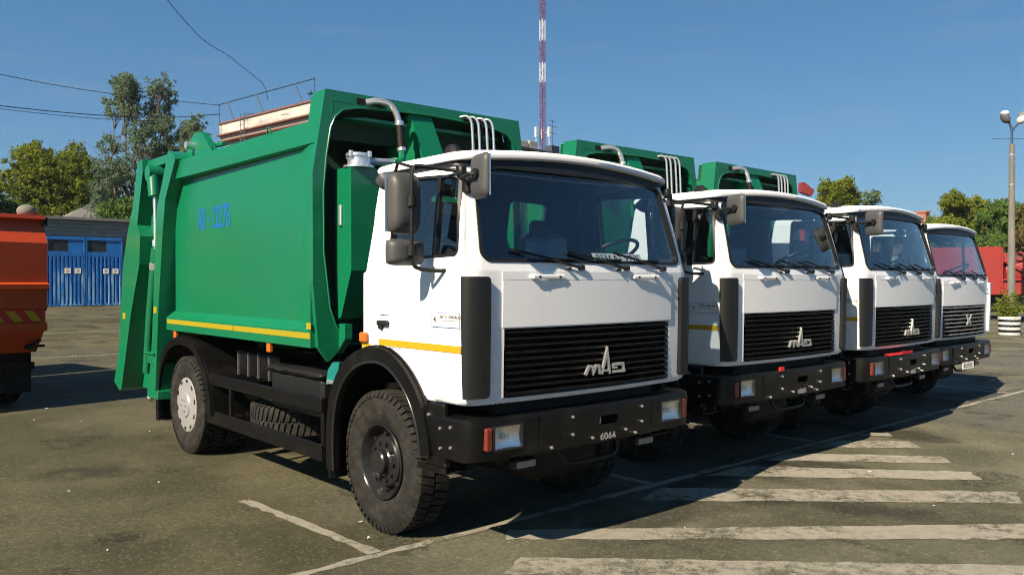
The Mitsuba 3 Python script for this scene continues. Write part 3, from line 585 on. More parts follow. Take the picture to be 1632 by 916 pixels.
    t.add('cavity_shade_lining', prism(ring, 'x', -1.73, -.94) if ring.geom_type == 'Polygon' else cat([prism(q, 'x', -1.73, -.94) for q in ring.geoms]), 'm_green_shade', False, c_)  # added dark liner, the shade inside the opening put into its colour
    t.add('front_wall', prism(Polygon(cs).buffer(-.035), 'x', -1.765, -1.735), 'm_green_shade', False, c_)
    for s in (-1, 1):
        t.add('top_rail', hull([(-4.40, s * y, z) for y, z in ((1.14, 3.20), (SY, 3.22), (SY, 3.425), (1.14, 3.44))] + [(-.927, s * y, z) for y, z in ((1.14, 3.20), (1.203, 3.22), (1.168, 3.425), (1.14, 3.44))]), G, False, c_)
        t.add('bottom_skirt', prism([(s * 1.14, 1.655), (s * SY, 1.572), (s * SY, 1.425), (s * 1.14, 1.425)], 'x', -4.66, -.92), G, False, c_)
        t.add('hoop_side', hull([(x, s * y, z) for x, y in ((-1.30, 1.145), (-1.0, SY - .004), (-.926, SY - .004), (-.926, 1.145)) for z in (1.60, 2.94)] + [(x, s * y, 3.21) for x, y in ((-1.30, 1.145), (-1.0, 1.203), (-.926, 1.203))]), G, False, c_)
    t.many('reflective_stripe', (box(-4.62, -2.62, -SY - .004, -SY, 1.502, 1.555), box(-2.60, -.92, -SY - .004, -SY, 1.502, 1.555), box(-.985, -.90, -SY - .007, -SY - .0041, 1.585, 1.645)), 'm_yellow_green', False, c_)
    t.add('spray_number', (lambda m: M((m.vertices - [-3.86, 0, 0]) * [.93 / (m.vertices[:, 0].max() + 3.86), 1, 1] + [-3.86, 0, 0], m.faces))(text_right_side('АО - 1227Б', .235, -3.86, -PY - .001, 2.60, True, .0015)), 'm_blueink', False, c_, 'faded blue painted number on the side panel')
    for x in (-4.45, -1.85, ):
        t.add('side_marker', box(x, x + .075, -1.24, -1.20, 1.33, 1.425, .008), 'm_orange_lens', False, c_)
    t.many('lifting_eye', [tube([(x, -1.20, 3.42), (x + .01, -1.20, 3.475), (x + .07, -1.20, 3.475), (x + .08, -1.20, 3.42)], .008, 6) for x in (-1.9, -3.3)], G, False, c_)
    # front hoop
    oo = [(-1.10, 1.30), (-1.20, 1.43), (-1.25, 2.0), (-1.25, 2.95), (-1.125, 3.69)]
    oo = oo + [(-y, z) for y, z in oo[::-1]]
    hp = Polygon(oo + [(.93, 1.45)] + [(y, z) for y, z in opn[::-1]][1:-1] + [(-.93, 1.45)])
    h_ = t.add('front_hoop', prism(hp.buffer(0), 'x', -.925, -.87), G)
    t.add('top_beam', hull([(x, y, z) for x, e in ((-1.12, 0), (-.926, 0)) for y, z in ((-1.24, 3.0), (-1.125, 3.69), (1.125, 3.69), (1.24, 3.0))]) if False else cat(prism(Polygon([(-1.125, 3.69), (1.125, 3.69), (1.20, 3.25), (1.16, 3.25), (1.09, 3.62), (-1.09, 3.62), (-1.16, 3.25), (-1.20, 3.25)]), 'x', -1.10, -.9255)), G, False, h_)
    t.add('back_plate', prism([(-1.14, 3.30), (1.14, 3.30), (1.085, 3.66), (-1.085, 3.66)], 'x', -1.16, -1.105), 'm_green_shade', False, h_)
    t.add('back_sheet', prism([(-1.155, 3.30), (1.155, 3.30), (1.10, 3.675), (-1.10, 3.675)], 'x', -1.18, -1.161), G, False, h_)
    ed = np.array([(-.869, y, z) for y, z in opn]); t.add('edge_trim', tube(ed, .009, 6), 'm_green', 40, h_)
    t.add('duct_slot', box(-.8698, -.862, -.82, -.53, 3.600, 3.655, .003), 'm_hose', False, h_); t.add('duct_slot', box(-.8698, -.862, .40, .74, 3.600, 3.655, .003), 'm_hose', False, h_)
    t.add('seam', cat(box(-.8699, -.8665, -1.06, -.85, 3.595, 3.602), box(-.8699, -.8665, -1.065, -1.058, 3.50, 3.602)), G, False, h_)
    for z in (1.98, 2.665): t.add('weld_seam', cat(*[box(-.927, -.868, min(s * 1.13, s * 1.252), max(s * 1.13, s * 1.252), z, z + .006) for s in (-1,)]), G, False, h_)
    t.add('centre_post', hull([(-.90, -.22, 3.585), (-.90, .02, 3.60), (-.62, -.13, 2.75), (-.62, .16, 2.75), (-1.25, -.27, 3.1), (-1.25, -.27, 2.75), (-1.25, .16, 2.75), (-1.25, .02, 3.58), (-1.25, -.22, 3.58)]), G, False, h_)
    # hydraulic tank and plumbing
    tk = t.add('hydraulic_tank', prism([(-.93, 3.0), (-.65, 3.0), (-.65, 2.1), (-.83, 1.69), (-.93, 1.66)], 'y', -1.0, -.42), G)
    t.add('lower_bracket', prism([(-.92, 1.63), (-.76, 1.63), (-.76, 1.50), (-.92, 1.36)], 'y', -1.0, -.93), G, False, tk)
    t.add('level_gauge', cat(box(-.845, -.80, -1.022, -1.0, 2.49, 2.68, .01)), 'm_alu', False, tk)
    fc = (-.72, -.88)
    t.add('return_filter', cat(cyl((*fc, 3.0), (*fc, 3.02), .135, 24), cyl((*fc, 3.02), (*fc, 3.10), .10, 24), cyl((*fc, 3.10), (*fc, 3.125), .115, 24), *[cyl((fc[0] + .115 * math.cos(a), fc[1] + .115 * math.sin(a), 3.09), (fc[0] + .115 * math.cos(a), fc[1] + .115 * math.sin(a), 3.14), .02, 8) for a in np.arange(4) * 1.571 + .4], cyl((fc[0], fc[1], 3.06), (fc[0] + .02, -.55, 3.08), .035, 12)), 'm_alu', 30, tk)
    t.add('elbow', cat(cyl((-.70, -.55, 3.08), (-.70, -.46, 3.08), .045, 10), tube([(-.70, -.50, 3.08), (-.72, -.43, 3.12), (-.74, -.42, 3.20)], .035, 8), tube([(-.70, -.46, 3.09), (-.66, -.38, 3.09)], .012, 6)), G, False, tk)
    hs = t.add('suction_hose', tube([(-.74, -.42, 3.20), (-.78, -.42, 3.46)], .034, 12), 'm_hose', 40)
    t.add('metal_elbow', cat(tube([(-.87, -.72, 3.625), (-.82, -.62, 3.65), (-.80, -.50, 3.63), (-.785, -.445, 3.55), (-.78, -.42, 3.45)], .03, 12, 2), cyl((-.78, -.42, 3.44), (-.78, -.42, 3.48), .042, 12)), 'm_alu', 50, hs)
    t.add('hose_clip', cyl((-.74, -.42, 3.20), (-.742, -.42, 3.23), .042, 12), 'm_alu', 30, hs)
    for k, y in enumerate((.43, .515, .615, .70)):
        t.add('hydraulic_pipe', tube([(-.87, y - .08, 3.63), (-.82, y - .03, 3.645), (-.79, y, 3.60), (-.785, y + .01, 3.50), (-.77, y + .03, 2.75)], .0145, 8, 2), 'm_alu', 50)
    t.add('black_pipe', tube([(-.87, .58, 3.60), (-.80, .565, 3.57), (-.78, .565, 2.75)], .02, 8, 1), 'm_hose', 50)
    t.add('hook_plate', prism([(-.74, 1.12), (-.70, 1.25), (-.62, 1.32), (-.50, 1.33), (-.56, 1.14)], 'y', -1.20, -1.15), 'm_teal')
    t.add('clamp', box(-.70, -.58, -1.215, -1.20, 1.135, 1.165, .004), 'm_alu', False, 'hook_plate')
    # rear posts, lugs
    po = [(-4.26, 3.50), (-4.42, 3.56), (-4.62, 3.22), (-4.83, 2.92), (-4.90, 2.53), (-5.00, 1.63), (-5.05, 1.25), (-5.20, .62), (-4.93, .60), (-4.86, 1.13), (-4.80, 1.64), (-4.62, 2.63), (-4.53, 2.99), (-4.17, 3.44)]
    lg = [(-4.44, 3.36), (-4.36, 3.56), (-4.24, 3.69), (-4.08, 3.755), (-3.90, 3.735), (-3.78, 3.65), (-3.60, 3.50), (-3.44, 3.34)]
    for s in (-1, 1):
        p_ = t.add('rear_post', prism(po, 'y', min(s * 1.06, s * 1.30), max(s * 1.06, s * 1.30)), G)
        t.add('hinge_lug', prism(lg, 'y', min(s * 1.02, s * 1.10), max(s * 1.02, s * 1.10)), G, False, p_)
        t.add('hinge_pin', cyl((-4.12, s * 1.08, 3.60), (-4.12, s * 1.20, 3.60), .045, 12), 'm_alu', 30, p_)
        t.add('reflector', box(-4.96, -4.85, min(s * 1.30, s * 1.305), max(s * 1.30, s * 1.305), 1.62, 1.70), 'm_yellow_green', False, p_)
        t.many('latch', (box(-5.28, -4.92, min(s * 1.1, s * 1.33), max(s * 1.1, s * 1.33), 1.10, 1.125, .004), box(-5.20, -4.95, min(s * 1.12, s * 1.31), max(s * 1.12, s * 1.31), .98, 1.10, .01), box(-5.24, -4.85, min(s * 1.1, s * 1.30), max(s * 1.1, s * 1.30), .55, .66, .01)), G, False, p_)
        t.add('strut', tube([(-4.80, s * 1.25, 1.05), (-5.02, s * 1.25, .68)], .018, 6), 'm_hose', False, p_)
    t.add('upper_bar', tube([(-3.5, -.98, 3.56), (-4.2, -.98, 3.60)], .03, 8), G)
    # tailgate hopper
    hop = [(-5.0, 3.52), (-5.45, 3.55), (-5.68, 3.45), (-5.90, 2.98), (-6.10, 2.69), (-6.32, 2.24), (-6.56, 1.0), (-6.74, .62), (-6.50, .53), (-5.96, .55), (-5.30, 1.50), (-4.95, 1.70), (-4.90, 3.0)]
    tg = t.add('tailgate', prism(hop, 'y', -1.0, 1.0), G)
    rim = [(-5.50, 3.59), (-5.70, 3.54), (-5.92, 2.98), (-6.13, 2.69), (-6.35, 2.24), (-6.60, 1.0), (-6.80, .6), (-6.54, .5), (-6.46, .53), (-5.99, 1.62), (-5.64, 2.23), (-5.60, 2.60), (-5.72, 2.75), (-5.60, 3.10), (-5.48, 3.42)]
    for s in (-1, 1):
        a0, a1 = min(s * .98, s * 1.27), max(s * .98, s * 1.27)
        t.add('side_rim', prism(rim, 'y', a0, a1), G, False, tg)
        t.add('reflector', box(-6.36, -6.25, min(s * 1.27, s * 1.275), max(s * 1.27, s * 1.275), 1.50, 1.585), 'm_yellow_green', False, tg)
        t.add('gusset', prism([(-5.88, 2.90), (-5.16, 2.85), (-5.14, 2.52), (-5.40, 2.46), (-5.86, 2.70)], 'y', min(s * .99, s * 1.10), max(s * .99, s * 1.10)), G, False, tg)
        t.add('head_beam', box(-5.52, -4.60, min(s * 1.0, s * 1.2), max(s * 1.0, s * 1.2), 3.46, 3.57, .01), G, False, tg)
        cy_ = t.add('ram', cat(tube([(-5.08, s * 1.27, 3.34), (-5.0, s * 1.27, 3.06)], .075, 14), cyl((-5.10, s * 1.12, 3.36), (-5.10, s * 1.33, 3.36), .10, 14), tube([(-4.97, s * 1.27, 2.42), (-5.20, s * 1.27, 1.55), (-5.33, s * 1.27, .85)], .055, 12)), G, 30)
        t.add('rod', tube([(-5.0, s * 1.27, 3.06), (-4.96, s * 1.27, 2.40)], .026, 10), 'm_alu', 40, cy_)
        t.many('coupling', (cyl((-4.975, s * 1.27, 2.52), (-4.965, s * 1.27, 2.44), .045, 10), cyl((-5.02, s * 1.27, 2.24), (-5.04, s * 1.27, 2.16), .062, 10)), 'm_alu', 30, cy_)
        t.add('hook', cat(tube([(-5.15, s * 1.2, .60), (-5.35, s * 1.2, .57), (-5.45, s * 1.2, .53), (-5.40, s * 1.2, .49)], .035, 8)), 'm_alu', 40, tg)
    return t
garbage = build_truck('garbage')
POSE = [(0, 0, 0, 0), (-.3732, 3.5084, 0, -.00695), (-.4118, 6.3216, 0, .0318)]
def pose(x, y, z, a): return T().translate([x, y, z]).rotate([0, 0, 1], math.degrees(a))
LB = ['nearest white cab green bodied garbage truck with a blue number sprayed on its side', 'second garbage truck in the row, white cab between nearest truck and third truck', 'third garbage truck in the row, with a red ribbon tied along its bumper']
tk_keys = []
for k, P in enumerate(POSE):
    sk = () if k == 0 else ('container__spray_number', 'bumper__lettering')
    tk_keys.append(garbage.place('garbage_truck', LB[k], 'garbage truck', pose(*P), 'white and green garbage trucks parked in a row', skip=sk))
    if k: scene[tk_keys[-1] + '__bumper__lettering'] = {**mikit.ply(text_front(('', '6065', '6063')[k], .05, 1.344, .0, .792), 'm_stencil'), 'to_world': pose(*P)}
plain = build_truck('plain')
plain.place('truck', 'fourth white truck cab in the row, with a number plate and silver edged grille slats', 'truck', pose(-.88, 9.57, -.066, .02), skip=('mirror', 'mirror_001', 'wide_angle_mirror', 'wide_angle_mirror_001'))
x3, y3, _, a3 = POSE[2]
def loc3(P, m):
    x, y, z, a = P; return moved(m, (x, y, z), rz=a)
rb = cat(box(1.335, 1.35, -.62, .02, 1.060, 1.070), box(1.27, 1.345, -.62, .0, 1.070, 1.078), moved(box(-.12, .12, -.004, .004, -.02, .02), (1.36, -.15, 1.08), rz=1.4, rx=.3))
single('ribbon', loc3(POSE[2], rb), 'm_red', 'red ribbon lying along the third truck bumper under the grille', 'ribbon')
single('ribbon', loc3(POSE[1], cat(box(1.33, 1.352, -.35, -.27, 1.055, 1.10, .004))), 'm_red', 'short red rag hanging over the second truck bumper', 'ribbon')
cd = Thing()
cm = lambda m: M(np.c_[1.165 - m.vertices[:, 2] * 0 + (2.26 - m.vertices[:, 2]) * .3, m.vertices[:, 1], m.vertices[:, 2]], m.faces)
cd.add('sheet', hull([(x + dx, y, z) for x, z in ((1.175, 2.155), (1.14, 2.225)) for y in (.12, .70) for dx in (0, .003)]), 'm_paper')
tx = text('ВЕМ АТ 97/5', .05, .002, True); v = tx.vertices
cd.add('lettering', M(np.c_[1.1735 - (v[:, 1] + .008) * .5 + v[:, 2] + .003, .15 + v[:, 0] * (.52 / v[:, 0].max()), 2.163 + v[:, 1]], tx.faces), 'm_ink')
cd.place('card', 'white card with black lettering lying behind the nearest windscreen', 'card')

# ------------------------------------------------------------------ background materials
def plank_fn(p, n, uv):
    g = fbm(p.y * 3, p.z * 20, p.x, 3); return mix((0.128, 0.136, 0.136), (0.24, 0.248, 0.24), g)
scene['m_plank'] = pr(proc(plank_fn), .8)
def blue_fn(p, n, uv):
    g = fbm(p.y * 2 + 4, p.z * 1.1, p.x, 4); return mix(mix((0.00425, 0.085, 0.323), (0.0085, 0.1318, 0.408), g) * (.7 + .5 * fbm(p.y * 9, p.z * 2, 0, 3)), (0.2125, 0.425, 0.612), .75 * smoothstep(.40, .70, fbm(p.y * 7, p.z * .7, 0, 3)) * smoothstep(2.9, 2.3, p.z) * smoothstep(.02, .07, p.x + 48.93))  # pale streaks low on the rib fronts: sun sheen put into the paint colour
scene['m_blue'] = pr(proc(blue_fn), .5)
scene['m_dark'] = pr((.012, .016, .024), .4)
scene['m_roofgrey'] = pr((0.1275, 0.1312, 0.1312), .7)
def plaster_fn(p, n, uv):
    g = fbm(p.x * .9, p.y * .9, p.z * 2.5, 4); s = fbm(p.x * 5, p.y * 5, p.z * .6, 3)
    return mix((0.312, 0.3042, 0.2886), (0.4368, 0.429, 0.4056), smoothstep(.3, .65, g)) * (.75 + .35 * s)
scene['m_plaster'] = pr(proc(plaster_fn), .9)
def pink_fn(p, n, uv):
    g = fbm(p.x * 1.5, p.y * 1.5, p.z * 4, 4); return mix((0.27, 0.2325, 0.225), (0.4125, 0.3675, 0.345), g)
scene['m_pink'] = pr(proc(pink_fn), .9)
scene['m_rust'] = pr((0.14, 0.063, 0.049), .8)
scene['m_rail'] = pr((.02, .05, .10), .6)
scene['m_fascia'] = pr((.07, .072, .085), .8)
def or_fn(p, n, uv):
    g = fbm(p.x * 2, p.y * 2, p.z * 2, 4); return mix((0.45, 0.0525, 0.009), (0.375, 0.0435, 0.009), g)
scene['m_orange'] = pr(proc(or_fn), .45)
def rd_fn(p, n, uv):
    g = fbm(p.x * .8, p.y * .8, p.z * 1.2, 4); return mix((0.2484, 0.0162, 0.01188), (0.1836, 0.0189, 0.0162), g)
scene['m_redpaint'] = pr(proc(rd_fn), .45)
scene['m_mastred'] = pr((0.104, 0.0176, 0.068), .6)
scene['m_mastwhite'] = pr((0.4675, 0.4675, 0.4845), .6)
def conc_fn(p, n, uv):
    g = fbm(p.x * 6, p.y * 6, p.z * 1.2, 4); return mix((0.104, 0.1024, 0.0944), (0.176, 0.172, 0.16), g)
scene['m_concrete'] = pr(proc(conc_fn), .9)
scene['m_brick'] = pr((.28, .10, .07), .9)
scene['m_bark'] = pr((.09, .07, .05), .9)
scene['m_wire'] = pr((.03, .04, .06), .7)
scene['m_soil'] = pr((.05, .035, .02), .9)
def leaf(a, b, sc=2.2):
    def fn(p, n, uv):
        r = cell_rand(p.x * 7, p.y * 7, p.z * 7); g = fbm(p.x * sc * .3, p.y * sc * .3, p.z * sc * .3, 3)
        return mix(a, b, dr.clip(.55 * r + .9 * (g - .28), 0, 1))
    return {'type': 'principledthin', 'base_color': proc(fn), 'roughness': .6, 'diff_trans': .7, 'spec_trans': 0.0, 'eta': 1.4}
scene['m_leaf_yellow'] = leaf((.085, .125, .018), (.21, .235, .035))
scene['m_leaf_green'] = leaf((.06, .12, .030), (.135, .205, .05))
scene['m_leaf_grey'] = leaf((.085, .135, .085), (.17, .23, .14))
scene['m_leaf_brown'] = leaf((.11, .095, .035), (.20, .165, .065))

def at(px, w, z=None, row=None):
    """A point at depth w metres along the view axis on pixel column px (used only to write down where things stand)."""
    r = np.array([-math.sin(YAW) * -1, math.cos(YAW) * -1, 0]); r = np.array([math.sin(YAW), -math.cos(YAW), 0])
    p = EYE + w * (np.array([math.cos(YAW), math.sin(YAW), 0]) + r * (px - 816) / FPX)
    return np.array([p[0], p[1], (2.0 - (row - 449) / FPX * w) if z is None else z])

# ------------------------------------------------------------------ garages with blue gates
gx0 = -49.0; zg = .55
gar = Thing()
gar.add('wall', cat(box(gx0 - 7, gx0, -20, 24, zg - .5, zg + 5.2)), 'm_concrete')
gar.add('roof', box(gx0 - 7.3, gx0 + .35, -20.3, 24.3, zg + 5.2, zg + 5.36), 'm_roofgrey')
for k in range(4):
    gar.add('fascia_board', box(gx0, gx0 + .06, -20, 24, zg + 4.28 + .225 * k, zg + 4.28 + .225 * k + .205, .01), 'm_plank')
def gate_leaf(y0, w):
    n = 9; ys = []
    for k in range(n):
        a = y0 + .06 + (w - .12) * k / n; b = (w - .12) / n
        ys += [(a, 0), (a + .3 * b, 0), (a + .45 * b, .08), (a + .85 * b, .08)]
    ys += [(y0 + w - .06, 0)]
    v = [(gx0 + .06 + d, y, z) for z in (zg + .1, zg + 3.0) for y, d in ys]; m = len(ys); q = np.arange(m - 1)
    return M(v, np.vstack([np.c_[q, q + 1, q + 1 + m], np.c_[q, q + 1 + m, q + m]]))
for gy in (-7.2, -2.7, 1.8, 6.3, 10.8, 15.3):
    for s in range(2):
        y0 = gy + s * 2.12
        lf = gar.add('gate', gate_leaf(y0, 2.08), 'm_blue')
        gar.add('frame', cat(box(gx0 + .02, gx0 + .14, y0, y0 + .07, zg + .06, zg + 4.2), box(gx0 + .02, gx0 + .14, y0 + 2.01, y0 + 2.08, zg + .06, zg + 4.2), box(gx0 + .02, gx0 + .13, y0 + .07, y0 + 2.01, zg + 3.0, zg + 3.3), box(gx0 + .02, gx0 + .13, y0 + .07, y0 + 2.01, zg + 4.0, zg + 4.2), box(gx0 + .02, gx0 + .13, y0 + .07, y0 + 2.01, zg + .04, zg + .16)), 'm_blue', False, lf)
        gar.add('pane', box(gx0 + .03, gx0 + .06, y0 + .2, y0 + 1.18, zg + 3.3, zg + 4.0), 'm_dark', False, lf)
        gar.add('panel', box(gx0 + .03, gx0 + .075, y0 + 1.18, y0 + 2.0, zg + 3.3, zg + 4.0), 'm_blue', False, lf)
        for k, dy in enumerate((.95, 1.5)):
            gar.add('notice', cat(box(gx0 + .15, gx0 + .16, y0 + dy, y0 + dy + .34, zg + 1.98, zg + 2.30)), 'm_paper', False, lf)
            gar.add('notice_mark', cat(cyl((gx0 + .16, y0 + dy + .17, zg + 2.14), (gx0 + .166, y0 + dy + .17, zg + 2.14), .10, 14)), 'm_pink', False, lf)
gar.place('garage', 'long low garage with corrugated blue gates under grey boarding', 'garage')
# grey gabled shed behind
p = at(185, 62, z=.6); sh = Thing()
sh.add('wall', box(p[0] - 6, p[0], p[1] - 3.6, p[1] + 12, .5, 6.4), 'm_concrete')
sh.add('roof', cat(hull([(p[0] + .2, p[1] - 4, 6.4), (p[0] + .2, p[1] + 12, 6.4), (p[0] - 3, p[1] - 1.2, 8.0), (p[0] - 3, p[1] + 12, 8.0), (p[0] - 6.2, p[1] - 4, 6.4), (p[0] - 6.2, p[1] + 12, 6.4)])), 'm_roofgrey')
sh.place('shed', 'grey roofed shed standing behind the blue gated garages', 'shed')

# ------------------------------------------------------------------ pale building with a roof rail
bx1, bz = -19.0, 8.0
A, B = np.array([-25.2, 7.42]), np.array([bx1, 8.25]); d = (B - A) / np.linalg.norm(B - A); nrm = np.array([d[1], -d[0]])
L = np.linalg.norm(B - A); ang = math.atan2(d[1], d[0])
def bput(m): return moved(m, (A[0], A[1], 0), rz=ang)   # local: x along the face, -y outwards, z up
bld = Thing(); DP = 26.0
bw = bld.add('wall', bput(box(0, L, .12, DP, 0, 7.29)), 'm_plaster')
bld.add('frieze', bput(box(-.05, L - .05, .05, DP, 7.34, 7.51)), 'm_pink')
bld.many('cornice', (bput(box(-.08, L, -.06, DP, 7.29, 7.34)), bput(box(-.08, L, -.10, DP, 7.51, 7.56))), 'm_rust')
bld.add('parapet', bput(box(0, L - .02, .0, 3.0, 7.565, bz - .04)), 'm_plaster')
bld.add('coping', bput(box(-.04, L, -.05, 3.05, bz - .04, bz + .02)), 'm_rust')
bld.add('eave', bput(cat(box(L - .6, L + .05, 1.0, DP + .3, 7.0, 7.62), box(L - .6, L + .12, .9, DP + .4, 7.62, 7.70))), 'm_fascia')
bld.add('gable', bput(hull([(L + .2, 12.2, 6.9), (L + .2, 16, 7.5), (L + .2, 16, 6.9), (L + .3, 12.2, 6.9), (L + .3, 16, 7.5), (L + .3, 16, 6.9)])), 'm_plaster')
rr = bld.add('roof_rail', bput(tube([(-.0, -.02, bz + .72), (L - .1, -.02, bz + .70)], .022, 6)), 'm_rail')
for x in (.02, L - .12): bld.add('post', bput(tube([(x, -.02, bz), (x, -.02, bz + .71)], .012, 6)), 'm_rail', False, rr)
for x in (.95, 2.95, 5.35): bld.add('brace', bput(tube([(x - .35, -.02, bz + .71), (x + .10, -.02, bz + .02)], .028, 6)), 'm_rail', False, rr)
bld.add('ladder', bput(cat(*[tube([(x, -.14, 6.0), (x, -.14, bz + .12), (x + .02, .25, bz + .14)], .014, 5) for x in (1.72, 2.02)], *[tube([(1.72, -.14, z), (2.02, -.14, z)], .01, 5) for z in np.arange(6.1, bz, .27)])), 'm_fascia')
bld.add('roof_vent', bput(cat(hull([(2.95, 1.5, bz + .30), (4.0, 1.5, bz + .30), (3.45, 1.5, bz + .46), (2.95, 2.3, bz + .30), (4.0, 2.3, bz + .30), (3.45, 2.3, bz + .46)]), box(3.1, 3.2, 1.6, 1.7, bz - .3, bz + .3), box(3.8, 3.9, 1.6, 1.7, bz - .3, bz + .3), cyl((3.7, 1.5, bz), (3.7, 1.5, bz + .85), .015, 6), cyl((3.7, 1.5, bz + .82), (3.7, 1.5, bz + .92), .11, 10, .06))), 'm_rail')
for k, y in enumerate((10.9, 11.6, 12.25)): bld.add('chimney', bput(box(L - 1.6, L - 1.2, y, y + .55, 7.6, 8.25 + .05 * k, .01)), 'm_plaster')
for y in (3, 6, 9, 12, 15, 18): bld.add('window', bput(box(L - .02, L + .02, y, y + 1.5, 3.9, 5.6)), 'm_dark')
for x in (.7, 2.7, 4.6): bld.add('window', bput(box(x, x + 1.3, .09, .13, 3.9, 5.6)), 'm_dark')
bld.place('building', 'pale plastered building with a rusty cornice and a dark roof rail', 'building')
# television aerial on it
ta = bput(cat(cyl((L - .5, 13.0, 7.7), (L - .5, 13.0, 9.3), .015, 6), *[tube([(L - .5, 13.0 - e, z), (L - .5, 13.0 + e, z)], .01, 5) for z, e in ((9.25, .25), (9.0, .42), (8.7, .3))], box(L - .7, L - .3, 12.7, 13.25, 7.7, 8.1)))
single('aerial', ta, 'm_wire', 'thin television aerial on the dark roof beside the tall mast', 'aerial')

# ------------------------------------------------------------------ red and white mast
mp = at(865, 110, z=0); mast = Thing(); hw = .25
def seg(z0, z1):
    ms = []
    cs_ = [np.array([mp[0] + a * hw, mp[1] + b * hw]) for a, b in ((-1, -1), (1, -1), (1, 1), (-1, 1))]
    for c in cs_: ms.append(tube([(*c, z0), (*c, z1)], .055, 6))
    n = max(2, int((z1 - z0) / .95)); zz = np.linspace(z0, z1, n + 1)
    for a in range(4):
        p0, p1 = cs_[a], cs_[(a + 1) % 4]
        for k in range(n):
            ms.append(tube([(*p0, zz[k]), (*p1, zz[k])], .03, 5)); ms.append(tube([(*(p0 if k % 2 else p1), zz[k]), (*(p1 if k % 2 else p0), zz[k + 1])], .03, 5))
    return cat(ms)
lv = [0, 28.7, 31.3, 34.2, 37.0, 40.0, 43, 46, 49]
for k in range(len(lv) - 1):
    mast.add('section', seg(lv[k], lv[k + 1]), 'm_mastwhite' if k % 2 else 'm_mastred', 40)
for a in range(3):
    q = np.array([mp[0] + 1.0 * math.cos(a * 2.1 + 2.4), mp[1] + 1.0 * math.sin(a * 2.1 + 2.4)])
    mast.add('antenna_panel', cat(box(q[0] - .16, q[0] + .16, q[1] - .16, q[1] + .16, 21.2, 22.6, .03), tube([(q[0], q[1], 21.9), (mp[0], mp[1], 21.9)], .05, 5), tube([(q[0], q[1], 21.9), (q[0], q[1], 19)], .05, 5)), 'm_mastwhite')
mast.place('mast', 'tall red and white lattice radio mast rising behind the trucks', 'mast')

# ------------------------------------------------------------------ street lamp, planter, plant
lp = at(1612, 36, z=0); lamp = Thing()
lamp.add('pole', cyl((lp[0], lp[1], 0), (lp[0], lp[1], 7.98), .165, 20, .105), 'm_concrete', 40)
lamp.many('collar', (cyl((lp[0], lp[1], 7.5), (lp[0], lp[1], 7.56), .115, 16), cyl((lp[0], lp[1], 6.2), (lp[0], lp[1], 6.24), .126, 16)), 'm_alu', 30)
rv = np.array([math.sin(YAW), -math.cos(YAW)])
arm = lambda pts: [(lp[0] + rv[0] * a, lp[1] + rv[1] * a, z) for a, z in pts]
lamp.add('arm', tube(arm([(0, 7.9), (0.0, 8.5), (-.03, 8.7), (-.12, 8.95)]), .05, 8), 'm_rail', 40)
lamp.add('arm', tube(arm([(0.02, 8.6), (.12, 8.75), (.25, 8.85)]), .05, 8), 'm_rail', 40)
def lampshade(m): return m
def head(ctr, sx, sz, rot):
    m = trimesh.creation.icosphere(3, 1.0); v = m.vertices * [.20, sx * .72, sz * .72]; v[:, 2] *= np.where(v[:, 2] > 0, 1, .8)
    m = M(v, m.faces); m = moved(m, rx=rot); m = moved(m, rz=YAW - math.pi); return moved(m, ctr)
c1 = (lp[0] + rv[0] * -.28, lp[1] + rv[1] * -.28, 9.12); c2 = (lp[0] + rv[0] * .40, lp[1] + rv[1] * .40, 9.05)
h1 = lamp.add('lamp_head', head(c1, .24, .42, .55), 'm_fascia', True); lamp.add('cap', head((c1[0] - .03 * rv[0], c1[1] - .03 * rv[1], c1[2] + .20), .24, .20, .10), 'm_mastwhite', True, h1)
h2 = lamp.add('lamp_head', head(c2, .22, .34, -.5), 'm_mastwhite', True); lamp.add('shade', head((c2[0] + .05, c2[1] + .12, c2[2] + .12), .34, .36, -.6), 'm_roofgrey', True, h2)
lamp.place('street_lamp', 'concrete street lamp post with two lamp heads behind the striped planter', 'street lamp')
pp = at(1609, 30.6, z=0); pot = Thing(); zz = [0, .09, .19, .29, .38, .48, .57, .68]
for k in range(7):
    r0, r1 = .36 + .02 * (k / 7), .36 + .02 * ((k + 1) / 7)
    pot.add('band', moved(revolve([(.30, zz[k] + .002), (r0, zz[k] + .002), (r1, zz[k + 1]), (.30, zz[k + 1])], 32, 'z'), pp), 'm_mastwhite' if k % 2 == 0 else 'm_plastic', 40)
pot.add('soil', moved(cyl((0, 0, .02), (0, 0, .64), .298, 24), pp), 'm_soil')
pot.place('planter', 'round planter pot with black and white bands by the lamp post', 'planter')

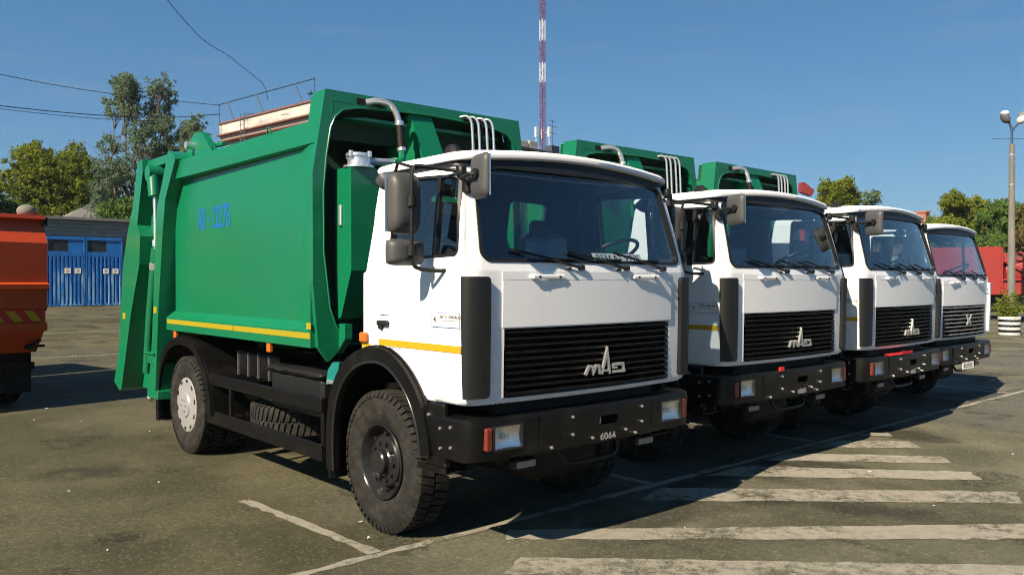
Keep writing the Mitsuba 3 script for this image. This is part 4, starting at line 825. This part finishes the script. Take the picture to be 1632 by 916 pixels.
# ------------------------------------------------------------------ trees
def leaves(centres, n, size, seed, flat=.5):
    r = np.random.default_rng(seed); c = np.repeat(centres, n, 0) if np.ndim(n) == 0 else centres
    N = len(c); d = r.normal(size=(N, 3)); d /= np.linalg.norm(d, axis=1, keepdims=True); e = r.normal(size=(N, 3)); e -= d * (d * e).sum(1, keepdims=True); e /= np.linalg.norm(e, axis=1, keepdims=True)
    s = size * r.uniform(.6, 1.3, (N, 1)); w = s * .5
    v = np.stack([c - d * s, c + e * w, c + d * s, c - e * w], 1).reshape(-1, 3); k = np.arange(N) * 4
    return M(v, np.vstack([np.c_[k, k + 1, k + 2], np.c_[k, k + 2, k + 3]]))
def make_tree(name, base, H, R, blobs, nclump, per, size, mat, label, seed, trunk=.22, lean=0, cat_='tree', group=None, zc=None, spread=.5, holes=.0):
    """Trunk, limbs to every blob, and leaves in clumps on the blobs' shells."""
    r = np.random.default_rng(seed); t = Thing(); base = np.asarray(base, float)
    B = []
    for (dx, dy, dz, br) in blobs: B.append((base + [dx * R, dy * R, dz * H], br * R))
    limbs = []; tt = base + [lean * .3, 0, H * .42]
    tr = tube([base - [0, 0, .2], base + [0, 0, H * .15], base + [lean * .15, .03 * H * .2, H * .3], tt], [trunk, trunk * .85, trunk * .7, trunk * .55], 9)
    for c, br in B:
        st = base + (tt - base) * r.uniform(.55, 1.0); mid = (st + c) / 2 + r.normal(0, .06 * H, 3) * [1, 1, .5]
        limbs.append(tube([st, mid, c], [trunk * .4, trunk * .25, trunk * .08], 6))
        for _ in range(5):
            q = c + r.normal(size=3) * br * .6; limbs.append(tube([mid * .4 + c * .6, (c + q) / 2 + r.normal(0, .05 * br, 3), q], [trunk * .14, trunk * .09, trunk * .04], 5))
    k = t.add('trunk', tr, 'm_bark', 40)
    t.add('limbs', cat(limbs), 'm_bark', 40)
    tot = sum(br ** 2 for _, br in B); pts = []
    for c, br in B:
        n = int(nclump * br ** 2 / tot); u = r.normal(size=(n, 3)); u /= np.linalg.norm(u, axis=1, keepdims=True)
        rad = br * (r.uniform(.25, 1, (n, 1)) ** .55) * (1 + .35 * (meshkit.noise(c + u * br * 2.2, seed)[:, None] - .5) * 2)
        q = c + u * rad * [1, 1, .85]; 
        if holes: q = q[.4 * meshkit.noise(q * .9, seed + 5) + .6 * meshkit.noise(q * 2.1, seed + 6) > holes]
        pts.append(q)
    cl = np.vstack(pts); cs_ = np.repeat(cl, per, 0) + r.normal(0, size * spread * 1.9, (len(cl) * per, 3))
    t.add('crown', leaves(cs_, 1, size, seed + 1) if False else leaves(cs_, cs_.shape[0:1], size, seed + 1), mat)
    t.place(name, label, cat_, group=group)
def blob_set(n, seed, zlo, zhi, taper=.7, br=(.34, .5)):
    r = np.random.default_rng(seed); o = []
    for k in range(n):
        f = r.uniform(0, 1); a = r.uniform(0, 6.28); z = zlo + (zhi - zlo) * f; w = (1 - taper * max(0, f - .45) / .55) * r.uniform(.25, .75)
        o.append((math.cos(a) * w, math.sin(a) * w, z, r.uniform(*br) * (1 - .3 * f)))
    return o
LG = 'm_leaf_green'; LY = 'm_leaf_yellow'; LGr = 'm_leaf_grey'; LB_ = 'm_leaf_brown'
def base(px, w): q = at(px, w, z=0); q[2] = float(hgt(q[0], q[1])); return q
make_tree('tree', base(92, 66), 13.4, 5.4, blob_set(28, 1, .34, .88, .40, (.30, .46)), 4200, 20, .12, LY, 'broad rounded yellow green tree behind the orange truck', 11, holes=.16)
make_tree('tree', base(-8, 60), 9.6, 3.6, blob_set(16, 2, .35, .88, .5, (.3, .45)), 1800, 18, .12, LG, 'darker green tree cut by the left edge of the picture', 12, holes=.2)
make_tree('tree', base(228, 58), 16.4, 4.1, blob_set(46, 3, .28, .95, .40, (.22, .36)), 4800, 15, .085, LGr, 'tall airy grey green tree with sky showing through its crown', 13, trunk=.2, holes=.43)
make_tree('tree', base(316, 56), 13.4, 2.8, blob_set(24, 4, .34, .93, .5, (.24, .38)), 1700, 14, .085, LGr, 'thin grey green tree left of the pale building', 14, trunk=.16, holes=.45)
make_tree('tree', base(200, 54), 8.2, 2.8, blob_set(14, 5, .35, .85, .4, (.3, .45)), 1000, 16, .11, LG, 'low bushy green tree between the tall airy tree and the garages', 15, trunk=.14, holes=.28)
make_tree('tree', base(1336, 74), 11.3, 3.5, blob_set(18, 6, .5, .9, .5, (.28, .42)), 1900, 18, .13, LY, 'small yellow green tree seen above the third truck roof', 16, holes=.2)
make_tree('tree', base(1392, 82), 11.0, 3.2, blob_set(14, 7, .5, .9, .5, (.26, .4)), 1000, 15, .13, LGr, 'pale grey green tree just right of the yellow tree over the third cab', 17, holes=.36)
make_tree('tree', base(1290, 84), 8.8, 3.0, blob_set(12, 17, .45, .85, .4, (.3, .45)), 900, 14, .14, LGr, 'hazy grey green tree behind the second truck roof', 27, holes=.3)
make_tree('tree', base(1536, 66), 9.6, 3.9, blob_set(22, 8, .36, .88, .45, (.28, .42)), 2900, 19, .11, LY, 'large light green tree behind the red tank truck', 18, holes=.16)
make_tree('tree', base(1590, 60), 8.6, 2.7, blob_set(15, 9, .35, .88, .5, (.3, .44)), 1700, 18, .10, LG, 'deep green tree just left of the street lamp post', 19, holes=.2)
make_tree('tree', base(1496, 76), 8.0, 2.8, blob_set(12, 18, .40, .86, .5, (.34, .48)), 1300, 16, .13, LG, 'green tree behind the fourth truck roof by the brick chimney', 28, holes=.25)
make_tree('tree', base(1640, 58), 7.8, 2.3, blob_set(15, 10, .3, .9, .45, (.3, .44)), 1600, 17, .10, LB_, 'brownish dry tree at the right edge behind the lamp post', 20, holes=.24)
make_tree('tree', base(1482, 88), 8.8, .9, [(0, 0, .5, .7), (0, 0, .68, .55), (.1, 0, .82, .42), (0, 0, .93, .25)], 500, 14, .12, LG, 'small dark spruce like tree top beside the brick chimney', 21, trunk=.12)
# dense belt of trees far off
r = np.random.default_rng(5)
belt = []
for k in range(60):
    b_ = at(-500 + 2600 * k / 59 + r.uniform(-15, 15), r.uniform(118, 135), z=0); hh = r.uniform(4.5, 7.0); u = r.normal(size=(420, 3)); u /= np.linalg.norm(u, axis=1, keepdims=True)
    belt.append(b_ + [0, 0, hh * .5] + u * (r.uniform(.5, 1, (420, 1))) * [4.2, 4.2, hh * .55])
belt = np.vstack(belt); single('far_trees', leaves(belt, belt.shape[0:1], .45, 77), LG, 'low far belt of trees along the horizon', 'trees', kind='stuff')
# plant in the planter
r = np.random.default_rng(31)
st, lp_ = [], []
for k in range(26):
    a, e = r.uniform(0, 6.28), r.uniform(.15, .62); tip = pp + [math.cos(a) * e, math.sin(a) * e, .70 + r.uniform(.35, 1.0) * (1.15 - .8 * e)]
    b0 = pp + [math.cos(a) * .12, math.sin(a) * .12, .63]; st.append(tube([b0, (b0 + tip) / 2 + [0, 0, .12], tip], .008, 4))
    for f in np.linspace(.1, 1, 12): lp_.append((b0 + (tip - b0) * f + r.normal(0, .05, 3)).tolist())
plant = Thing(); plant.add('stems', cat(st), 'm_bark'); c_ = np.repeat(np.array(lp_), 5, 0) + r.normal(0, .05, (len(lp_) * 5, 3)); plant.add('foliage', leaves(c_, c_.shape[0:1], .055, 9), LY)
plant.place('plant', 'bushy yellowish plant growing in the black and white planter', 'plant')

# ------------------------------------------------------------------ orange dump truck (rear towards the camera)
dt = Thing(); yR_, yL_ = -1.52, -4.02; xr = -9.15; Z = 0.0
og = 'm_orange'
prof_ = [(-.02, 3.02), (.06, 3.06), (.07, 3.00), (.0, 2.98), (-.03, 2.96), (.14, 2.62), (.14, 2.00), (.20, 1.97), (.20, 1.90), (.13, 1.87), (.13, 1.60), (.05, 1.58), (.05, 1.38), (.12, 1.36), (.12, 1.24), (.0, 1.22), (-.30, .88), (-.62, .86), (-.62, 3.02)]
dbody = dt.add('tailgate', prism([(xr + a, z) for a, z in prof_], 'y', yL_, yR_), og)
dt.add('dump_body', cat(box(xr - 4.6, xr - .63, yL_ - .02, yR_ + .02, 1.15, 3.0, .03), *[box(xr - .8 - k * 1.0, xr - .68 - k * 1.0, yR_ + .01, yR_ + .09, 1.2, 2.95) for k in range(4)]), og)
nchev = 9
for k in range(nchev):
    y0 = yL_ + .06 + k * (yR_ - yL_ - .12) / nchev; w = (yR_ - yL_ - .12) / nchev
    q = Polygon([(y0, 1.56), (y0 + w * .5, 1.56), (y0 + w * 1.0, 1.39), (y0 + w * .5, 1.39)]).intersection(shapely.box(yL_ + .05, 1.38, yR_ - .05, 1.57))
    dt.add('chevron_mark', prism(q, 'x', xr + .05, xr + .056), 'm_yellow' if k % 1 == 0 else 'm_red', False, dbody)
dt.add('marker_board', box(xr + .046, xr + .0515, yL_ + .05, yR_ - .05, 1.385, 1.565), 'm_red', False, dbody)
dt.many('hinge', (box(xr - .1, xr + .02, yR_ - .05, yR_ + .04, 1.55, 1.70, .01), box(xr - .1, xr + .04, yR_ - .03, yR_ + .05, 2.9, 3.04, .01)), 'm_black', False, dbody)
dt.add('chassis', cat(box(xr - 6.6, xr - .4, -3.2, -3.05, .75, 1.0), box(xr - 6.6, xr - .4, -2.5, -2.35, .75, 1.0), box(xr - .42, xr - .3, yL_ + .1, yR_ - .12, .62, .74), box(xr - .5, xr - .3, yR_ - .35, yR_ - .02, .60, .72, .01)), 'm_black')
dt.add('lamp_bracket', cat(tube([(xr - .1, yR_ - .25, .98), (xr - .06, yR_ - .06, 1.07)], .02, 6), tube([(xr - .1, yR_ - .25, .98), (xr - .06, yR_ - .02, .99)], .02, 6), tube([(xr - .1, yR_ - .25, .98), (xr - .06, yR_ - .10, .92)], .02, 6), box(xr - .09, xr - .03, yR_ - .08, yR_ - .02, 1.05, 1.09, .01), box(xr - .09, xr - .03, yR_ - .03, yR_ + .03, .97, 1.01, .01)), 'm_hose')
tprof = [(.29, -.10), (.33, -.135), (.42, -.15), (.50, -.14), (.545, -.11), (.555, .11), (.50, .14), (.42, .15), (.33, .135), (.29, .10)]
trk = revolve(tprof[::-1], 40); hubm = revolve([(0, -.12), (.12, -.12), (.2, -.06), (.28, -.08), (.30, -.1), (.3, .1), (0, .1)], 30)
for x in (xr - 1.15, xr - 5.6):
    for y in ((-3.84, -3.50, -2.02, -1.68) if x > xr - 3 else (-3.7, -1.84)):
        w_ = dt.add('wheel', moved(trk, (x, y, .555)), 'm_rubber', 35); dt.add('rim', moved(hubm, (x, y, .555), rz=math.pi if y > -2.7 else 0), 'm_black', 35, w_)
dt.add('mud_flap', box(xr - .52, xr - .50, -2.20, -1.52, .22, .9), 'm_hose'); dt.add('mud_flap', box(xr - .52, xr - .50, -4.0, -3.34, .22, .9), 'm_hose')
cb = dt.add('cab', cat(box(xr - 6.9, xr - 4.8, yL_ + .05, yR_ - .05, 1.0, 2.85, .10)), og)
dt.add('window', cat(box(xr - 6.2, xr - 5.2, yR_ - .055, yR_ - .045, 2.0, 2.65), box(xr - 6.2, xr - 5.2, yL_ + .045, yL_ + .055, 2.0, 2.65)), 'm_dark', False, cb)
bc = dt.add('beacon_cage', cat(*[tube([(xr - .28, -1.81 + d, 3.0), (xr - .28, -1.76 + d, 3.14)], .02, 5) for d in (0, .12, .25)], box(xr - .43, xr - .18, -1.88, -1.50, 3.0, 3.05, .01)), og)
dm = trimesh.creation.icosphere(2, .13); dt.add('dome', moved(M(dm.vertices * [1, 1.1, .8], dm.faces), (xr - .28, -1.66, 3.14)), 'm_concrete', True, bc, 'beige dome standing on the tailgate edge')
oc = np.array([xr, yR_]); A15 = math.radians(16)
dt.place('dump_truck', 'orange dump truck seen from behind with a red and yellow marked tailgate', 'dump truck', T().translate([xr, yR_ - .16, 0]).rotate([0, 0, 1], 11).translate([-xr, -yR_, 0]))

# ------------------------------------------------------------------ red tank truck far right
rt = Thing(); C0 = at(1468, 43, z=0); C1 = at(1700, 41, z=0); dd = (C1 - C0)[:2]; LR = np.linalg.norm(dd); ra = math.atan2(dd[1], dd[0])
def rput(m): return moved(m, (C0[0], C0[1], 0), rz=ra)
rbx = rt.add('hopper', rput(box(0, 3.75, 0, 2.4, 1.30, 3.75, .03)), 'm_redpaint')
for x in (2.55, 3.68): rt.add('stiffener', rput(box(x, x + .10, -.08, .0, 1.32, 3.70, .01)), 'm_redpaint', False, rbx)
rt.add('stiffener', rput(box(.1, 3.68, -.07, .0, 1.30, 1.42, .01)), 'm_redpaint', False, rbx)
fr = rt.add('brace', rput(cat(hull([(3.8, -.04, 3.0), (3.8, -.04, 3.16), (5.15, -.04, 2.12), (5.15, -.04, 2.28), (3.8, .06, 3.0), (3.8, .06, 3.16), (5.15, .06, 2.12), (5.15, .06, 2.28)]), box(3.78, 5.2, -.04, .06, 2.02, 2.12, .01), box(5.12, 5.22, -.04, .06, 1.3, 3.2, .01))), 'm_redpaint')
rt.add('side_panel', rput(box(3.75, 5.2, .10, .2, 1.30, 2.05, .01)), 'm_redpaint')
rt.add('tank', rput(moved(revolve([(0, 0), (.7, .02), (.98, .12), (1.03, .3), (1.03, 5.2), (.9, 5.4), (0, 5.5)], 40, 'z'), (3.85, 1.15, 2.45), ry=math.pi / 2)), 'm_redpaint', 40)
rt.many('hose', [rput(tube([(3.8, .1, 3.3 - .1 * k), (4.2, -.02, 3.5 - .2 * k), (4.6, .05, 3.15), (5.0, .1, 3.4 - .1 * k)], .03, 5, 1)) for k in range(3)], 'm_rust')
rt.add('chassis', rput(cat(box(-.2, 9.2, .5, .7, .8, 1.28), box(-.2, 9.2, 1.7, 1.9, .8, 1.28), box(.4, 3.2, .1, .5, .6, 1.25), box(-.3, 9.2, .0, .08, .42, .72), box(4.0, 5.6, .1, .6, .5, 1.25, .03))), 'm_black')
for x in (1.2, 2.5, 7.6):
    for y in (.18, 2.2): w_ = rt.add('wheel', rput(moved(trk, (x, y, .555))), 'm_rubber', 35); rt.add('rim', rput(moved(hubm, (x, y, .555))), 'm_black', 35, w_)
rt.place('tank_truck', 'red tank truck standing behind the street lamp and planter', 'tank truck')
# red loader arm poking up behind the third truck
la = at(1279, 27, z=0); lz = lambda row: 2 - (row - 449) / FPX * 27
arm_ = Thing(); q2 = at(1300, 27, z=0)
arm_.add('column', cat(tube([(la[0], la[1], 0), (la[0], la[1], lz(318))], .10, 8)), 'm_red')
arm_.add('boom', cat(hull([(*(at(px, 27, z=lz(r_))[:2] + [dx, 0]), lz(r_)) for px, r_ in ((1272, 293), (1277, 292), (1292, 304), (1288, 314), (1272, 308)) for dx in (0, .12)])), 'm_darkred', 30)
arm_.add('tip', cat(hull([(*(at(px, 27, z=0)[:2] + [dx, 0]), lz(r_)) for px, r_ in ((1287, 306), (1293, 305), (1291, 311), (1286, 312)) for dx in (-.03, .1)])), 'm_hose')
arm_.place('crane_arm', 'small red crane arm poking up right of the third green hopper', 'crane arm')
# house with brick chimney far behind
hp_ = at(1470, 92, z=0); hs_ = Thing(); cz = lambda row: 2 - (row - 449) / FPX * 92
hs_.add('wall', box(hp_[0] - 4, hp_[0] + 4, hp_[1] - 3, hp_[1] + 3, 0, 5.0), 'm_plaster')
hs_.add('roof', hull([(hp_[0] - 4.3, hp_[1] - 3.3, 5.0), (hp_[0] + 4.3, hp_[1] - 3.3, 5.0), (hp_[0] - 4.3, hp_[1] + 3.3, 5.0), (hp_[0] + 4.3, hp_[1] + 3.3, 5.0), (hp_[0] - 4.3, hp_[1], 7.2), (hp_[0] + 4.3, hp_[1], 7.2)]), 'm_rust')
hs_.add('chimney', cat(box(hp_[0] - .55, hp_[0] + .55, hp_[1] - .5, hp_[1] + .5, 6.5, cz(341)), box(hp_[0] - .65, hp_[0] + .65, hp_[1] - .6, hp_[1] + .6, cz(341), cz(338))), 'm_brick')
hs_.place('house', 'small house whose square brick chimney shows above the fourth cab', 'house')

# ------------------------------------------------------------------ overhead wires
def wire(pts, w0, w1, r, label, sag=0):
    n = len(pts); P = [at(px, w0 + (w1 - w0) * k / (n - 1), row=row) for k, (px, row) in enumerate(pts)]
    single('wire', tube(P, r, 5, 2), 'm_wire', label, 'wire')
wire([(-60, 104), (0, 118), (90, 136), (190, 151), (280, 161), (352, 168)], 24, 31, .012, 'uppermost thin wire crossing the sky at left')
wire([(-60, 161), (0, 168), (90, 178), (180, 185), (270, 188), (352, 182)], 24, 31, .016, 'thick middle wire crossing the sky at left')
wire([(-60, 165), (0, 173), (80, 182), (165, 190), (250, 193)], 26, 34, .011, 'lowest thin wire entering the airy tree crown')
wire([(255, -22), (267, 0), (300, 38), (322, 62), (345, 78), (365, 88), (388, 108), (412, 126), (424, 138), (428, 160)], 22, 28, .010, 'long loose wire hanging down from the top edge to the roof rail')
wire([(1580, 223), (1612, 223), (1650, 222)], 36, 36, .012, 'short wire running past the street lamp arms')
# litter
r = np.random.default_rng(3); bits = []
for k in range(70):
    x, y = r.uniform(-9, 4), r.uniform(-5.5, 9); s_ = r.uniform(.005, .013)
    if -6.5 < x < 1.2 and y > -1.0: continue
    u = r.normal(size=(7, 3)) * [1, 1, .4]; bits.append(hull(u * s_ + [x, y, .012 + .3 * s_]))
single('litter', cat(bits), 'm_paper', 'scattered pale pebbles and scraps on the asphalt', 'litter', kind='stuff')

# ------------------------------------------------------------------ thin summer haze
HAZE = True
if HAZE:
    scene['air'] = {'type': 'homogeneous', 'albedo': {'type': 'rgb', 'value': [.95, .95, .95]}, 'sigma_t': {'type': 'rgb', 'value': [.00012, .00014, .00017]}}
    scene['haze'] = {'type': 'cube', 'to_world': T().translate([0, 0, 25]).scale([1400, 1400, 26.2]), 'bsdf': {'type': 'null'}, 'interior': {'type': 'ref', 'id': 'air'}}
    scene['camera']['medium'] = {'type': 'ref', 'id': 'air'}
    lab('haze', 'thin pale haze hanging in the air over the yard', 'haze', None, 'stuff')
